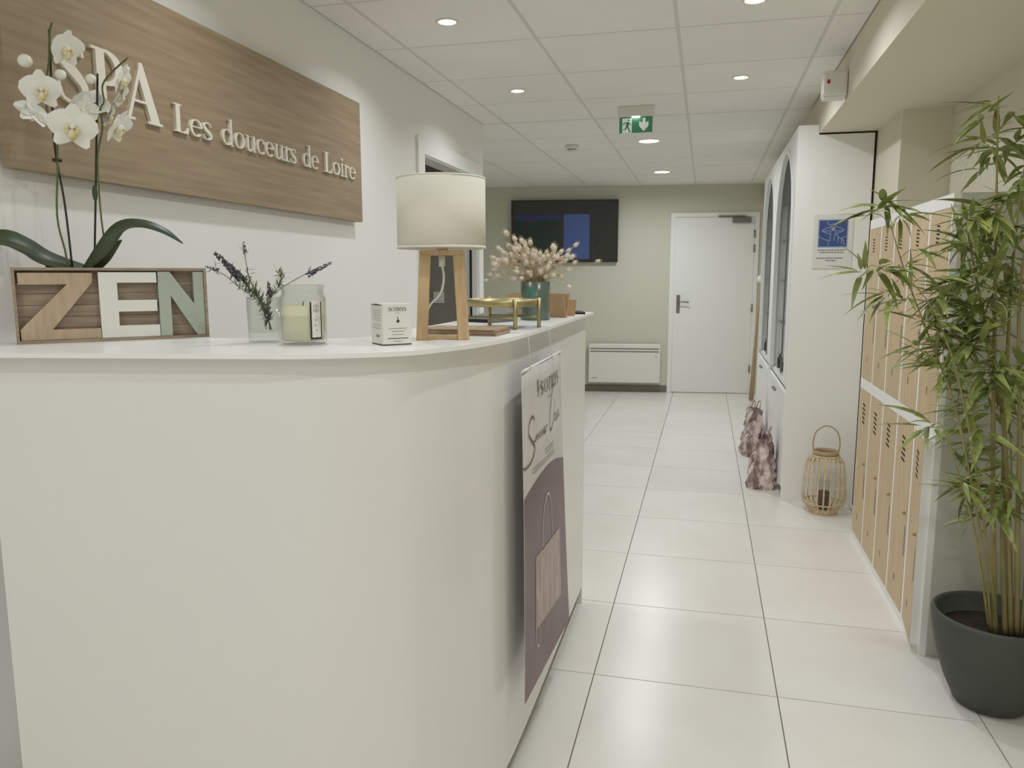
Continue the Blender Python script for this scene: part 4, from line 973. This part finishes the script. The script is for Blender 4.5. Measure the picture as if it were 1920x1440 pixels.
dd = [0, .04, -.05, -.10, -.16, .03, -.03, -.12, .07]
cpts = []
for k, (c, d) in enumerate(zip(canes, dd)):
    n_ = len(c); P = []
    for i, (x, y) in enumerate(c):
        q = onB(x, y, d*min(1, i/2.5)); q.x = min(q.x, 1.10)
        P.append(q)
    P[0].z = .2475
    P = cat(P, 6); r0 = .0085 if k in (0, 1, 2, 5) else .0045; m_ = len(P)
    MB().tube(P, [r0*(1-.75*i/m_)*(1.12 if i % 4 == 0 else 1) for i in range(m_)], 7).build('cane', M_cane, bam)
    cpts += [p for p in P[4:]]
lm = []
for k in range(4):
    L, wd = 1.0, .13+.02*k; nn = 7; vs = []
    for i in range(nn):
        v = i/(nn-1); ww = wd*math.sin(math.pi*(.04+.96*v)**.62)**.9*.5 if 0 < i < nn-1 else .004
        for s_ in (-1, 0, 1): vs.append(Vector((s_*ww, v*L, .10*abs(s_)*ww*3-(.10+.08*k)*v*v)))
    me = MB().add(vs, [(i*3+j, i*3+j+1, (i+1)*3+j+1, (i+1)*3+j) for i in range(nn-1) for j in range(2)], True).mesh('leaf'); me.materials.append(M_bleaf); lm.append(me)
clusters = []
def reg(n, x0, x1, y0, y1, d0=-.1, d1=.12):
    for _ in range(n): clusters.append((random.uniform(x0, x1), random.uniform(y0, y1), random.uniform(d0, d1)))
clusters += [(1665, 385, -.15), (1640, 400, -.16), (1690, 405, -.14), (1650, 505, -.18), (1620, 515, -.2), (1690, 500, -.15), (1720, 470, -.13), (1740, 520, -.12), (1665, 555, -.18), (1700, 560, -.12), (1748, 800, -.16), (1770, 690, -.1), (1735, 600, -.12), (1760, 560, -.1), (1870, 190, 0), (1900, 215, 0), (1850, 220, 0), (1862, 255, 0), (1895, 270, 0), (1800, 625, -.05), (1730, 650, -.1)]
reg(11, 1840, 1925, 260, 400); reg(19, 1790, 1925, 400, 560); reg(24, 1755, 1925, 540, 700); reg(17, 1790, 1925, 690, 850); reg(11, 1800, 1915, 840, 1010)
leaves = []
for (x, y, d) in clusters:
    c = onB(x, y, d); c.x = min(c.x, 1.06); c.z = min(c.z, 2.06)
    near = min(cpts, key=lambda p: (p-c).length); out = c-near; out.z *= .5
    lenv = (c-near).length
    if lenv > .015: MB().tube(cat([near, near.lerp(c, .5)+Vector((0, 0, .012)), c], 3), .0011, 4).build('twig', M_cane, bam)
    az0 = math.atan2(out.y, out.x) if out.to_2d().length > .02 else random.uniform(0, 6.28)
    for i in range(random.randint(6, 10)):
        az = az0+random.gauss(0, .9); el = random.gauss(-.05, .45); L = random.uniform(.075, .145)
        if c.z > 1.9 and el > .3: el = .2
        dv = Vector((math.cos(az)*math.cos(el), math.sin(az)*math.cos(el), math.sin(el)))
        tip = c+dv*L
        if tip.x > 1.115 or tip.z > 2.14 or (tip.x > .765 and tip.y > 2.86): dv = Vector((-abs(dv.x)-.2, -abs(dv.y), min(dv.z, .1))).normalized()
        base = c+dv*random.uniform(0, .02)+Vector((random.uniform(-.012, .012), random.uniform(-.012, .012), random.uniform(-.012, .012)))
        leaves.append((base, dv, L))
def leafM(base, dv, L):
    side_ = dv.cross(Vector((random.uniform(-.5, .5), random.uniform(-.5, .5), 1))).normalized(); nr = side_.cross(dv)
    return Matrix((side_, dv, nr)).transposed()
leaves.sort(key=lambda l: (l[0]-Vector((0, 0, CAMZ))).length/l[2])
stuff = MB()
for i, (b, dv, L) in enumerate(leaves):
    M3 = leafM(b, dv, L)
    if i < 300: inst('leaf', lm[i % 4], bam, b-ORG[bam.name], M3.to_euler(), (L, L, L))
    else:
        me = lm[i % 4]; stuff.add([b+M3 @ (v.co*L) for v in me.vertices], [tuple(p.vertices) for p in me.polygons], True)
stuff.build('foliage', M_bleaf, bam, recalc=False, kind='stuff')
print('LEAVES', len(leaves))
